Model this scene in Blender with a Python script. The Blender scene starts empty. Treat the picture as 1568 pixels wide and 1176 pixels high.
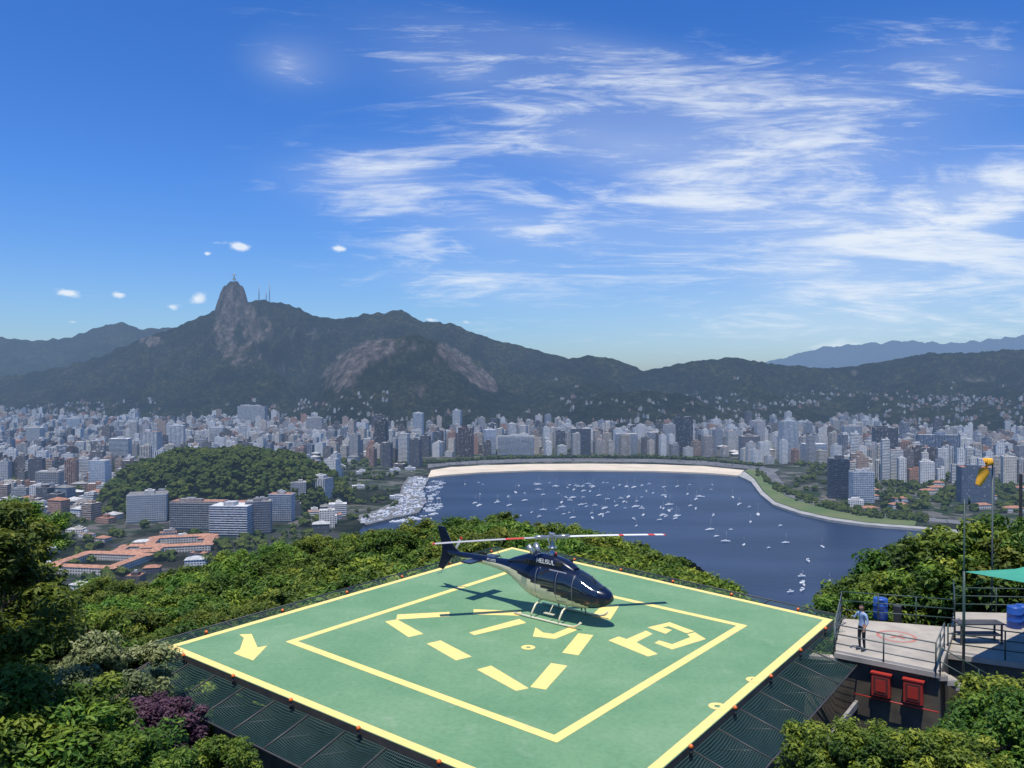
import bpy, bmesh, math, random
import numpy as np
from mathutils import Vector, Matrix
random.seed(7); rng=np.random.default_rng(7)
# ---------------- survey helpers: photo bearings -> real world positions (metres, sea level z=0)
F=1230.;CX=784.;HY=575.;CZ=225.
def at_depth(px,py,d): return Vector(((px-CX)/F*d, d, CZ-(py-HY)/F*d))
def on_level(px,py,z):
    d=(CZ-z)*F/(py-HY); return Vector(((px-CX)/F*d, d, z))
# ---------------- numpy noise
def _h(i,j,s):
    v=np.sin(i*127.1+j*311.7+s*74.7)*43758.5453; return v-np.floor(v)
def vn(x,y,s=0):
    xi=np.floor(x);yi=np.floor(y);a=x-xi;b=y-yi;a=a*a*(3-2*a);b=b*b*(3-2*b)
    return (_h(xi,yi,s)*(1-a)+_h(xi+1,yi,s)*a)*(1-b)+(_h(xi,yi+1,s)*(1-a)+_h(xi+1,yi+1,s)*a)*b
def fbm(x,y,o=4,s=0):
    t=0;a=.5;n=0
    for k in range(o):
        t=t+a*vn(x,y,s+k);n+=a;a*=.5;x=x*2.03+3.1;y=y*2.03+1.7
    return t/n
def rdg(x,y,o=4,s=0):
    t=0;a=.5;n=0
    for k in range(o):
        t=t+a*(1-np.abs(2*vn(x,y,s+k)-1));n+=a;a*=.5;x=x*2.1+3.1;y=y*2.1+1.7
    return t/n
def inpoly(x,y,P):
    r=np.zeros(np.shape(x),bool);n=len(P)
    for i in range(n):
        x1,y1=P[i];x2,y2=P[(i+1)%n]
        if y1==y2: continue
        c=((y1>y)!=(y2>y))&(x<(x2-x1)*(y-y1)/(y2-y1)+x1); r^=c
    return r
# ---------------- node helpers
def nmat(name):
    m=bpy.data.materials.new(name);m.use_nodes=True;nt=m.node_tree
    return m,nt,nt.nodes,nt.links,nt.nodes['Principled BSDF']
def pmat(name,c,rough=.7,metal=0,c2=None,scale=5,bump=0,bscale=None,coat=0,spec=None,detail=5):
    m,nt,N,L,b=nmat(name)
    b.inputs['Roughness'].default_value=rough;b.inputs['Metallic'].default_value=metal
    b.inputs['Base Color'].default_value=(*c,1)
    if coat: b.inputs['Coat Weight'].default_value=coat
    if spec is not None: b.inputs['Specular IOR Level'].default_value=spec
    tc=N.new('ShaderNodeTexCoord')
    if c2:
        n=N.new('ShaderNodeTexNoise');n.inputs['Scale'].default_value=scale;n.inputs['Detail'].default_value=detail
        L.new(tc.outputs['Object'],n.inputs['Vector'])
        r=N.new('ShaderNodeValToRGB');r.color_ramp.elements[0].position=.35;r.color_ramp.elements[1].position=.65
        r.color_ramp.elements[0].color=(*c,1);r.color_ramp.elements[1].color=(*c2,1)
        L.new(n.outputs['Fac'],r.inputs['Fac']);L.new(r.outputs['Color'],b.inputs['Base Color'])
    if bump:
        n2=N.new('ShaderNodeTexNoise');n2.inputs['Scale'].default_value=bscale or scale;n2.inputs['Detail'].default_value=6
        L.new(tc.outputs['Object'],n2.inputs['Vector'])
        bp=N.new('ShaderNodeBump');bp.inputs['Strength'].default_value=bump;L.new(n2.outputs['Fac'],bp.inputs['Height']);L.new(bp.outputs['Normal'],b.inputs['Normal'])
    return m
# haze painted into far materials: bluish emission mixed in by distance from the lookout
def painted_haze(m,length=14500.):
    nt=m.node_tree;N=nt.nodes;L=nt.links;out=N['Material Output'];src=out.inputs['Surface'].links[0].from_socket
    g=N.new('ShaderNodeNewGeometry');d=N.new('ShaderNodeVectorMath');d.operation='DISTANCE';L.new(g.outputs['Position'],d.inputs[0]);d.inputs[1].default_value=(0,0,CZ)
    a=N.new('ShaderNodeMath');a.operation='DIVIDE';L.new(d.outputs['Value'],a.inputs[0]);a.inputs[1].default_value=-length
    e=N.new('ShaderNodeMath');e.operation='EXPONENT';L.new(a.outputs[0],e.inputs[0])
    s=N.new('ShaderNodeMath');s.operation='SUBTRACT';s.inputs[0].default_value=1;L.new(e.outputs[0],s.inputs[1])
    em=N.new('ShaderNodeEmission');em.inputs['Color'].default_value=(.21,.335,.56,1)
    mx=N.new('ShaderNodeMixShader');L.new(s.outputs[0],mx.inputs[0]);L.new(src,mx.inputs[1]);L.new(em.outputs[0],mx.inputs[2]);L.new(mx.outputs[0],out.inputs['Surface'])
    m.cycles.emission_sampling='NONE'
# ---------------- mesh builder
class MB:
    def __init__(s): s.v=[];s.f=[];s.m=[];s.c=[];s.uv=[];s.sm=[]
    def face(s,pts,m=0,c=None,uv=None):
        i=len(s.v);s.v+= [tuple(p) for p in pts];s.f.append(tuple(range(i,i+len(pts))));s.m.append(m);s.c.append(c or (1,1,1,0));s.uv.append(uv or [(0,0)]*len(pts));s.sm.append(False)
    def box(s,c,d,m=0,rot=0,col=None,R=None):
        hx,hy,hz=d[0]/2,d[1]/2,d[2]/2
        M=R if R is not None else Matrix.Rotation(rot,3,'Z');c=Vector(c)
        P=[c+M@Vector((a*hx,b*hy,e*hz)) for e in(-1,1) for b in(-1,1) for a in(-1,1)]
        for q in((0,2,3,1),(4,5,7,6),(0,1,5,4),(1,3,7,5),(3,2,6,7),(2,0,4,6)): s.face([P[k] for k in q],m,col)
    def grid(s,rings,m=0,close=True,smooth=True,mf=None,caps=False):
        b=len(s.v);n=len(rings[0])
        for r in rings: s.v+=[tuple(p) for p in r]
        for i in range(len(rings)-1):
            for j in range(n if close else n-1):
                k=(j+1)%n;q=(b+i*n+j,b+i*n+k,b+(i+1)*n+k,b+(i+1)*n+j)
                mm=m
                if mf:
                    ctr=sum((Vector(s.v[t]) for t in q),Vector())/4;mm=mf(ctr)
                s.f.append(q);s.m.append(mm);s.c.append((1,1,1,0));s.uv.append([(0,0)]*4);s.sm.append(smooth)
        if caps:
            for rr,o in((0,1),(len(rings)-1,0)):
                q=[b+rr*n+j for j in range(n)]
                if o:q=q[::-1]
                s.f.append(tuple(q));s.m.append(m);s.c.append((1,1,1,0));s.uv.append([(0,0)]*n);s.sm.append(False)
    def tube(s,pts,r,m=0,n=8,caps=True):
        pts=[Vector(p) for p in pts];rs=r if isinstance(r,(list,tuple)) else [r]*len(pts);rings=[]
        for i,p in enumerate(pts):
            t=(pts[min(i+1,len(pts)-1)]-pts[max(i-1,0)]).normalized()
            a=t.cross(Vector((0,0,1)) if abs(t.z)<.9 else Vector((1,0,0))).normalized();b=t.cross(a)
            rings.append([p+(a*math.cos(2*math.pi*k/n)+b*math.sin(2*math.pi*k/n))*rs[i] for k in range(n)])
        s.grid(rings,m,caps=caps)
    def build(s,name,mats,parent=None,loc=None,attr=False):
        me=bpy.data.meshes.new(name);me.from_pydata(s.v,[],s.f)
        for mt in mats: me.materials.append(mt)
        me.polygons.foreach_set('material_index',s.m);me.polygons.foreach_set('use_smooth',s.sm)
        if attr:
            ca=me.attributes.new('fcol','FLOAT_COLOR','FACE');ca.data.foreach_set('color',np.array(s.c,dtype=np.float32).ravel())
            uvl=me.uv_layers.new(name='UVMap');uvl.data.foreach_set('uv',np.array([u for f in s.uv for u in f],dtype=np.float32).ravel())
        o=bpy.data.objects.new(name,me);bpy.context.scene.collection.objects.link(o)
        if parent:o.parent=parent
        if loc is not None:o.location=loc
        return o
def empty(name,loc=(0,0,0),rz=0):
    e=bpy.data.objects.new(name,None);e.empty_display_size=.2;bpy.context.scene.collection.objects.link(e);e.location=loc;e.rotation_euler=(0,0,rz);return e
def npmesh(name,V,Fc,mats,smooth=False,attrs=None,link=True):
    me=bpy.data.meshes.new(name);k=Fc.shape[1]
    me.vertices.add(len(V));me.vertices.foreach_set('co',V.astype(np.float32).ravel())
    me.loops.add(Fc.size);me.loops.foreach_set('vertex_index',Fc.astype(np.int32).ravel())
    me.polygons.add(len(Fc));me.polygons.foreach_set('loop_start',np.arange(len(Fc),dtype=np.int32)*k)
    for mt in mats:me.materials.append(mt)
    me.update(calc_edges=True)
    me.polygons.foreach_set('use_smooth',np.full(len(Fc),smooth))
    for (an,dom,arr) in attrs or []:
        a=me.attributes.new(an,'FLOAT',dom);a.data.foreach_set('value',arr.astype(np.float32))
    me.validate()
    if not link:return me
    o=bpy.data.objects.new(name,me);bpy.context.scene.collection.objects.link(o);return o

# ---------------- terrain
shore=[(560,802),(600,792),(640,783),(652,766),(646,750),(656,731),(680,726.5),(740,722),(820,719),(900,719),(1000,720),(1080,723),(1130,727),(1150,736),(1165,756),(1185,772),(1225,785),(1270,795),(1330,803),(1400,808),(1470,815),(1568,830),(1700,850),(2100,900)]
BAY=[tuple(on_level(a,b,0)[:2]) for a,b in shore]+[(3000,700),(3000,150),(420,120),(330,200),(150,300),(-60,420),(-160,520),(-215,700),(-215,850)]
def ridge(x,y,u,pts,D,Wf,Wb,pw=1.0,s=0,sp=.34,sw=210.):
    xs=[p[0] for p in pts];ys=[p[1] for p in pts]
    py=np.interp(u,xs,ys);Z=CZ-(py-HY)*D/F;Z=np.maximum(Z,0)
    w=Wf*(.7+.6*rdg(x/sw/2.2,y/1500.,3,s));t=y-D
    f=np.where(t<0,np.clip(1+t/w,0,1),np.clip(1-t/Wb,0,1))
    p=f**pw
    k=np.clip((1-f)*4,0,1)*np.clip(f*5,0,1)
    gul=rdg(x/sw+.35*fbm(x/300,y/300,2,s+3)*3,y/700.,4,s+9)
    Zr=Z*p*(1-(1-gul)*sp*2*k)
    crest=(fbm(x/45.,y/400.,3,s+5)-.5)*np.clip(Z/40,0,1)*12*np.clip(1-(1-f)*9,0,1)
    return Zr+crest
R1=[(-900,600),(-500,560),(-100,520),(0,515),(50,521),(110,516),(150,500),(175,494),(190,493),(215,503),(270,500),(320,505),(420,500),(700,520),(900,600),(1000,650)]
R2=[(-900,640),(-200,600),(0,578),(100,560),(150,545),(210,520),(270,501),(300,488),(325,476),(360,468),(385,460),(400,459),(430,463),(460,472),(488,486),(520,487),(560,481),(585,478),(605,474),(615,473),(630,484),(650,491),(690,494),(720,507),(750,518),(800,530),(860,545),(900,562),(950,600),(1000,640)]
RP=[(322,575),(327,505),(331,468),(338,446),(344,436),(350,431),(358,427),(364,430),(372,437),(379,455),(384,475),(390,575)]
R3=[(470,680),(490,600),(510,560),(540,531),(590,516),(640,512),(670,520),(690,536),(720,560),(750,582),(790,605),(830,620),(880,650),(900,680)]
R4=[(700,650),(780,590),(830,557),(870,549),(905,543),(950,551),(985,567),(1020,560),(1080,551),(1130,548),(1180,556),(1250,563),(1300,561),(1340,554),(1380,549),(1420,541),(1500,538),(1568,534),(1900,525),(2400,560)]
R5=[(790,680),(830,640),(880,612),(930,600),(1000,597),(1060,607),(1100,625),(1180,640),(1300,640),(1400,625),(1568,610),(1900,600)]
R7=[(1000,590),(1150,560),(1260,530),(1380,520),(1460,524),(1568,512),(1750,505),(2200,560)]
def height(x,y):
    x=np.asarray(x,float);y=np.asarray(y,float);r=np.hypot(x,y)
    yy=np.maximum(y,1);u=x/yy*F+CX
    h=np.full(x.shape,3.)
    fwd=y>350
    if fwd.any():
        mt=np.maximum.reduce([ridge(x,yy,u,R1,7500,2300,2500,1,1),ridge(x,yy,u,R2,4900,np.interp(u,[0,300,520],[1000,1250,1800]),1500,.95,2,.42),ridge(x,yy,u,RP,4880,400,250,.55,3,.15,90.),
            ridge(x,yy,u,R3,3700,700,700,.8,4,.34,160.),ridge(x,yy,u,R4,4400,1250,1500,.9,5,.4),ridge(x,yy,u,R5,3300,520,900,.9,6),ridge(x,yy,u,R7,19000,3500,3000,1,7)])
        mt=np.maximum(mt,84*np.clip(1.25-np.hypot((x+495)/190,(y-1400)/150)**2,0,1)**.6*(.85+.3*fbm(x/60,y/60,2,3)))
        h=np.where(fwd,np.maximum(h,mt),h)
        h=np.where(fwd&(h>14),h+(fbm(x/34,y/34,2,8)-.5)*np.clip(h-14,0,40)*.45,h)
    right=np.clip((u-1050)/120,0,1)*(y>30);left=np.clip((520-u)/200,0,1)*(y>30)
    brk=112-32*right-50*left
    near=np.where(r<17,223.2-1.0*r,206.2-.085*np.maximum(r-40,0));near=np.where(r>brk,206.2-.085*(brk-40)-(.66+.25*right)*(r-brk),near)
    near+=(fbm(x/9,y/9,3,2)-.5)*np.clip(r-6,0,2)
    h=np.maximum(h,near)
    bay=inpoly(x,y,BAY)
    return np.where(bay&(near<4),-6.,h)
rad=np.concatenate([np.linspace(.5,120,60),np.linspace(124,700,70),np.linspace(708,2450,225),np.linspace(2466,5400,205),np.linspace(5460,9000,60),np.linspace(9300,24000,70),np.array([28000,36000,50000,70000])])
ang=np.radians(np.concatenate([np.linspace(-180,-46,30)[:-1],np.linspace(-46,46,1000),np.linspace(46,180,30)[1:]]))
A,Rr=np.meshgrid(ang,rad);X=Rr*np.sin(A);Y=Rr*np.cos(A);Z=height(X,Y)
V=np.stack([X,Y,Z],-1).reshape(-1,3);nr,na=A.shape
ii,jj=np.meshgrid(np.arange(nr-1),np.arange(na-1),indexing='ij');a=(ii*na+jj).ravel()
Fc=np.stack([a,a+1,a+na+1,a+na],-1)
U=V[:,0]/np.maximum(V[:,1],1)*F+CX;PY=HY+(CZ-V[:,2])*F/np.maximum(V[:,1],1)
forest=np.clip((V[:,2]-12)/14,0,1);forest[np.hypot(V[:,0],V[:,1])<460]=1
park=np.clip((fbm(V[:,0]/70,V[:,1]/70,3,5)-.5)*8,0,1)*.8
forest=np.maximum(forest,park)
def blob(cx,cy,rx,ry,ang=0):
    c,s_=math.cos(math.radians(ang)),math.sin(math.radians(ang));du=U-cx;dv=PY-cy
    return np.clip(1.4-((du*c+dv*s_)/rx)**2-((-du*s_+dv*c)/ry)**2,0,1)
nz=fbm(V[:,0]/26,V[:,2]/55,5,11)
rock=(blob(525,570,40,26,-52)+blob(560,543,40,17,-20)*.9+blob(712,560,52,15,38)+blob(640,598,14,12)*.8+blob(742,584,34,13,35)+blob(354,462,28,38)*1.0+blob(344,512,18,34)*.9+blob(232,522,20,10)*.8+blob(430,565,10,7)+blob(1500,580,30,6)*.8+blob(392,500,26,36,0)*.72+blob(375,545,34,18)*.65+blob(600,530,56,14)*.65+blob(470,510,60,14)*.45+blob(680,545,30,20,30)*.6+blob(1290,570,30,8)*.6+blob(300,560,40,10,-20)*.5)
rock=np.clip((rock*1.15+nz*1.5-1.36)*3,0,1)*(V[:,1]>2500)
m_ter,nt,N,L,b=nmat('terrain')
def nd(t,**k):
    n=N.new(t)
    for a_,v_ in k.items():
        if a_ in n.inputs: n.inputs[a_].default_value=v_
        else:setattr(n,a_,v_)
    return n
geo=nd('ShaderNodeNewGeometry')
def ramp(N,L,fac,cols):
    r=N.new('ShaderNodeValToRGB');e=r.color_ramp.elements
    while len(e)<len(cols):e.new(.5)
    for k,(p,c) in enumerate(cols):e[k].position=p;e[k].color=(*c,1)
    L.new(fac,r.inputs['Fac']);return r.outputs['Color']
def mixc(N,L,fac,a,b_):
    m=N.new('ShaderNodeMix');m.data_type='RGBA'
    for v,k in((fac,0),(a,6),(b_,7)):
        if hasattr(v,'type') and hasattr(v,'links'):L.new(v,m.inputs[k])
        else:m.inputs[k].default_value=v if k==0 else (*v,1)
    return m.outputs[2]
n1=nd('ShaderNodeTexNoise',Scale=.03,Detail=9.,Roughness=.78);L.new(geo.outputs['Position'],n1.inputs['Vector'])
n2=nd('ShaderNodeTexVoronoi',Scale=.055);L.new(geo.outputs['Position'],n2.inputs['Vector'])
n3=nd('ShaderNodeTexNoise',Scale=.004,Detail=6.);L.new(geo.outputs['Position'],n3.inputs['Vector'])
fc=ramp(N,L,n1.outputs['Fac'],[(.38,(.004,.009,.005)),(.5,(.018,.028,.012)),(.62,(.075,.085,.038))])
fc=mixc(N,L,n2.outputs['Distance'],fc,(.007,.012,.007))
fc2=ramp(N,L,n3.outputs['Fac'],[(.38,(.5,.56,.58)),(.62,(1.45,1.15,1.0))])
mm=N.new('ShaderNodeMix');mm.data_type='RGBA';mm.blend_type='MULTIPLY';mm.inputs[0].default_value=1;L.new(fc,mm.inputs[6]);L.new(fc2,mm.inputs[7]);fc=mm.outputs[2]
n4=nd('ShaderNodeTexVoronoi',Scale=.045);L.new(geo.outputs['Position'],n4.inputs['Vector'])
cc=ramp(N,L,n4.outputs['Color'],[(.2,(.10,.10,.10)),(.45,(.05,.08,.035)),(.6,(.25,.23,.21)),(.8,(.04,.07,.03))])
n5=nd('ShaderNodeTexNoise',Scale=.03,Detail=8.,Roughness=.7)
mp=nd('ShaderNodeMapping');mp.inputs['Scale'].default_value=(1,1,.2);L.new(geo.outputs['Position'],mp.inputs[0]);L.new(mp.outputs[0],n5.inputs['Vector'])
rc=ramp(N,L,n5.outputs['Fac'],[(.38,(.03,.032,.026)),(.52,(.095,.078,.068)),(.68,(.20,.17,.15))])
at=nd('ShaderNodeAttribute',attribute_name='forest');ar=nd('ShaderNodeAttribute',attribute_name='rock')
c=mixc(N,L,at.outputs['Fac'],cc,fc);c=mixc(N,L,ar.outputs['Fac'],c,rc);L.new(c,b.inputs['Base Color'])
b.inputs['Roughness'].default_value=1;b.inputs['Specular IOR Level'].default_value=.05
bp=nd('ShaderNodeBump',Strength=1.,Distance=22.);L.new(n1.outputs['Fac'],bp.inputs['Height']);L.new(bp.outputs['Normal'],b.inputs['Normal'])
ter=npmesh('terrain',V,Fc[:,::-1],[m_ter],True,[('forest','POINT',forest),('rock','POINT',rock)])

# water
m_w,nt,N,L,b=nmat('bay_water');geo=nd('ShaderNodeNewGeometry')
n1=nd('ShaderNodeTexNoise',Scale=.12,Detail=6.);L.new(geo.outputs['Position'],n1.inputs['Vector'])
mp=nd('ShaderNodeMapping');mp.inputs['Scale'].default_value=(.0035,.012,1);mp.inputs['Rotation'].default_value=(0,0,.3);L.new(geo.outputs['Position'],mp.inputs[0])
n2=nd('ShaderNodeTexNoise',Scale=1.,Detail=5.);L.new(mp.outputs[0],n2.inputs['Vector'])
L.new(ramp(N,L,n2.outputs['Fac'],[(.35,(.006,.016,.042)),(.65,(.018,.034,.072))]),b.inputs['Base Color'])
b.inputs['Roughness'].default_value=.35;b.inputs['Specular IOR Level'].default_value=.2
bp=nd('ShaderNodeBump',Strength=.6,Distance=.5);L.new(n1.outputs['Fac'],bp.inputs['Height']);L.new(bp.outputs['Normal'],b.inputs['Normal'])
w=MB();w.face([(-60000,-60000,0),(60000,-60000,0),(60000,60000,0),(-60000,60000,0)]);w.build('bay_water',[m_w])

# ---------------- shore strips
m_sand=pmat('sand',(.68,.57,.42),.95,c2=(.55,.46,.34),scale=.02)
m_road=pmat('asphalt',(.09,.09,.095),.9,c2=(.14,.14,.14),scale=.01)
m_walk=pmat('promenade',(.38,.36,.33),.9,c2=(.26,.26,.24),scale=.05)
m_quay=pmat('quay_paving',(.17,.165,.16),.9,c2=(.10,.10,.10),scale=.05)
m_grass=pmat('grass',(.07,.12,.03),1,c2=(.12,.14,.05),scale=.02)
def strip(name,a,bb,z,m,extra=None):
    s=MB();n=80
    def res(P):
        P=[on_level(p[0],p[1],z) for p in P];d=[0]
        for i in range(1,len(P)):d.append(d[-1]+(P[i]-P[i-1]).length)
        return [Vector([np.interp(t*d[-1],d,[p[k] for p in P]) for k in range(3)]) for t in np.linspace(0,1,n)]
    Aa,B=res(a),res(bb)
    for i in range(n-1):
        s.face([Aa[i],Aa[i+1],B[i+1],B[i]])
        s.face([Aa[i]-Vector((0,0,3.5)),Aa[i+1]-Vector((0,0,3.5)),Aa[i+1],Aa[i]])
    s.build(name,[m])
    return Aa,B
strip('sand_beach',[(655,731),(680,727.5),(740,723),(820,720),(900,720),(1000,721),(1080,724),(1132,728)],[(660,720),(690,715.5),(740,712.5),(820,710.5),(900,710),(1000,711),(1080,714),(1140,720)],3.4,m_sand)
av=strip('beach_avenue',[(655,716.5),(690,712),(740,709.5),(820,707.2),(900,706.7),(1000,708),(1080,712),(1150,718),(1185,724)],[(655,711),(690,708),(740,705),(820,702.5),(900,702),(1000,703),(1080,706.5),(1150,713),(1195,719)],3.5,m_road)
strip('seafront_promenade',[(1130,728),(1150,737),(1165,757),(1185,773),(1225,786),(1270,796),(1330,804),(1400,809),(1470,816),(1568,831),(1700,851)],[(1140,722),(1155,733),(1169,753),(1188,769),(1227,782.5),(1272,792.5),(1331,801),(1401,806),(1471,812),(1568,826),(1700,845)],3.5,m_walk)
strip('seafront_grass',[(1141,721.5),(1156,732),(1170,752.5),(1189,768.5),(1228,782),(1273,792),(1332,800.5),(1402,805.5)],[(1150,716),(1172,727),(1186,746),(1204,760),(1240,772),(1283,783),(1338,792),(1405,797)],3.4,m_grass)
cr_=strip('coastal_road',[(1151,716),(1173,727),(1187,746),(1205,759.5),(1241,771.5),(1284,782.5),(1339,791.5),(1406,796.5),(1568,812)],[(1170,714),(1188,725),(1202,743),(1219,756),(1252,767),(1292,778),(1344,787),(1408,792),(1568,806)],3.45,m_road)
qy=strip('marina_quay',[(560,804),(600,794),(641,785),(653,767),(647,751),(657,732)],[(540,792),(575,782),(600,770),(612,757),(615,745),(625,730)],3.5,m_quay)
# distant traffic
m_car=pmat('car_paint',(.5,.5,.5),.3,c2=(.08,.08,.09),scale=.08,detail=0);m_cg=pmat('car_glass',(.02,.02,.03),.1)
s=MB()
for (Aa,B) in(av,cr_):
    for k in range(110):
        i=random.randint(0,77);t=random.random();f_=random.choice([.2,.35,.65,.8]);p=Aa[i].lerp(Aa[i+1],t).lerp(B[i].lerp(B[i+1],t),f_);d_=Aa[i+1]-Aa[i];r_=math.atan2(d_.y,d_.x)
        s.box(p+Vector((0,0,.65)),(4.4,1.8,.8),0,r_);s.box(p+Vector((0,0,1.25)),(2.3,1.6,.5),1,r_);s.box(p+Vector((0,0,1.53)),(1.9,1.5,.06),0,r_)
s.build('distant_traffic',[m_car,m_cg])

# ---------------- facades
m_fac,nt,N,L,b=nmat('facade')
uv=nd('ShaderNodeUVMap');sp=nd('ShaderNodeSeparateXYZ');L.new(uv.outputs[0],sp.inputs[0])
at=nd('ShaderNodeAttribute',attribute_name='fcol')
def mth(op,a,b_=None,c_=None):
    n=N.new('ShaderNodeMath');n.operation=op
    for k,v in enumerate((a,b_,c_)):
        if v is None:continue
        if isinstance(v,(int,float)):n.inputs[k].default_value=v
        else:L.new(v,n.inputs[k])
    return n.outputs[0]
al=at.outputs['Alpha']
fu=mth('FRACT',mth('DIVIDE',sp.outputs[0],3.4));fv=mth('FRACT',mth('DIVIDE',sp.outputs[1],3.2))
wu=mth('LESS_THAN',mth('ABSOLUTE',mth('SUBTRACT',fu,.5)),.29);wv=mth('LESS_THAN',mth('ABSOLUTE',mth('SUBTRACT',fv,.55)),.24)
sA=mth('MULTIPLY',mth('GREATER_THAN',al,.45),mth('LESS_THAN',al,.7));sB=mth('GREATER_THAN',al,.75)
win=mth('MULTIPLY',mth('MAXIMUM',wu,sA),mth('MAXIMUM',wv,sB))
cb=nd('ShaderNodeCombineXYZ');L.new(mth('FLOOR',mth('DIVIDE',sp.outputs[0],3.4)),cb.inputs[0]);L.new(mth('FLOOR',mth('DIVIDE',sp.outputs[1],3.2)),cb.inputs[1])
wn=nd('ShaderNodeTexWhiteNoise');L.new(cb.outputs[0],wn.inputs[0])
wc=ramp(N,L,wn.outputs['Value'],[(.0,(.02,.025,.035)),(.6,(.05,.055,.065)),(.88,(.14,.15,.16)),(1.,(.4,.38,.35))])
dirt=nd('ShaderNodeTexNoise',Scale=.15,Detail=5.);geo=nd('ShaderNodeNewGeometry');L.new(geo.outputs['Position'],dirt.inputs['Vector'])
dc=ramp(N,L,dirt.outputs['Fac'],[(.3,(.78,.77,.76)),(.6,(1,1,1))])
mm=N.new('ShaderNodeMix');mm.data_type='RGBA';mm.blend_type='MULTIPLY';mm.inputs[0].default_value=1;L.new(at.outputs['Color'],mm.inputs[6]);L.new(dc,mm.inputs[7])
L.new(mixc(N,L,win,mm.outputs[2],wc),b.inputs['Base Color'])
L.new(mth('SUBTRACT',.85,mth('MULTIPLY',win,.5)),b.inputs['Roughness'])
m_roof,nt,N,L,b=nmat('roofing');at=nd('ShaderNodeAttribute',attribute_name='fcol');geo=nd('ShaderNodeNewGeometry')
dirt=nd('ShaderNodeTexNoise',Scale=.25,Detail=6.);L.new(geo.outputs['Position'],dirt.inputs['Vector'])
dc=ramp(N,L,dirt.outputs['Fac'],[(.35,(.6,.6,.6)),(.65,(1,1,1))])
mm=N.new('ShaderNodeMix');mm.data_type='RGBA';mm.blend_type='MULTIPLY';mm.inputs[0].default_value=1;L.new(at.outputs['Color'],mm.inputs[6]);L.new(dc,mm.inputs[7]);L.new(mm.outputs[2],b.inputs['Base Color']);b.inputs['Roughness'].default_value=.95
FM=[m_fac,m_roof]
def walls(s,x,y,z0,z1,w,d,rot,col,sty):
    c_,s_=math.cos(rot),math.sin(rot)
    P=[(x+a*w/2*c_-b*d/2*s_,y+a*w/2*s_+b*d/2*c_) for a,b in((-1,-1),(1,-1),(1,1),(-1,1))]
    for i in range(4):
        p,q=P[i],P[(i+1)%4];l=w if i%2==0 else d;ou=random.randint(0,60)*3.4;h=z1-z0
        n=max(1,round(l/3.4));lu=n*3.4;lv=max(1,round(h/3.2))*3.2
        s.face([(p[0],p[1],z0),(q[0],q[1],z0),(q[0],q[1],z1),(p[0],p[1],z1)],0,(*col,sty),[(ou,0),(ou+lu,0),(ou+lu,lv),(ou,lv)])
    return P
def building(s,x,y,z,w,d,h,rot,col,sty,roofc=None,slabs=False,hip=False):
    P=walls(s,x,y,z-4,z+h,w,d,rot,col,sty);rc_=roofc or random.choice([(.5,.49,.47),(.33,.32,.31),(.62,.6,.57),(.22,.21,.2),(.42,.2,.12),(.7,.69,.67)])
    Z1=z+h
    if hip:
        cx,cy=x,y;dx,dy=math.cos(rot)*(w-d)/2*.9,math.sin(rot)*(w-d)/2*.9;k=1.08
        Q=[(x+(p[0]-x)*k,y+(p[1]-y)*k,Z1) for p in P];a_=(x-dx,y-dy,Z1+d*.22);b_=(x+dx,y+dy,Z1+d*.22);C=(*rc_,0)
        s.face([Q[0],Q[1],b_,a_],1,C);s.face([Q[1],Q[2],b_],1,C);s.face([Q[2],Q[3],a_,b_],1,C);s.face([Q[3],Q[0],a_],1,C);return
    s.face([(p[0],p[1],Z1-.6) for p in P],1,(*rc_,0))
    for k in range(random.choice([1,1,2])):
        ww=w*random.uniform(.25,.5);dd=d*random.uniform(.3,.5);hh=random.uniform(2.5,5.5);ox=random.uniform(-.2,.2)*w;oy=random.uniform(-.2,.2)*d
        xx=x+ox*math.cos(rot)-oy*math.sin(rot);yy=y+ox*math.sin(rot)+oy*math.cos(rot)
        s.box((xx,yy,Z1+hh/2-.7),(ww,dd,hh),1,rot,(*[q*.85 for q in col],0))
        if random.random()<.5:s.box((xx,yy,Z1+hh+.3),(ww*.4,dd*.4,1.8),1,rot,(.5,.5,.5,0))
    if slabs:
        n=int(h/3.2)
        for i in range(1,n+1):
            s.box((x,y,z+i*3.2-.1),(w+1.6,d+1.6,.5),1,rot,(*[min(.8,q*1.1) for q in col],0))
cols=[(.80,.78,.73)]*5+[(.74,.69,.61),(.68,.65,.59),(.8,.79,.76),(.40,.38,.36),(.64,.54,.43),(.50,.36,.27),(.30,.33,.38),(.74,.66,.54),(.20,.18,.17),(.50,.27,.18),(.50,.49,.48),(.10,.10,.115),(.13,.10,.09)]
hcols=[tuple(q*.72 for q in c_) for c_ in cols]+[(.4,.24,.16),(.42,.33,.25),(.4,.24,.16)]
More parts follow.
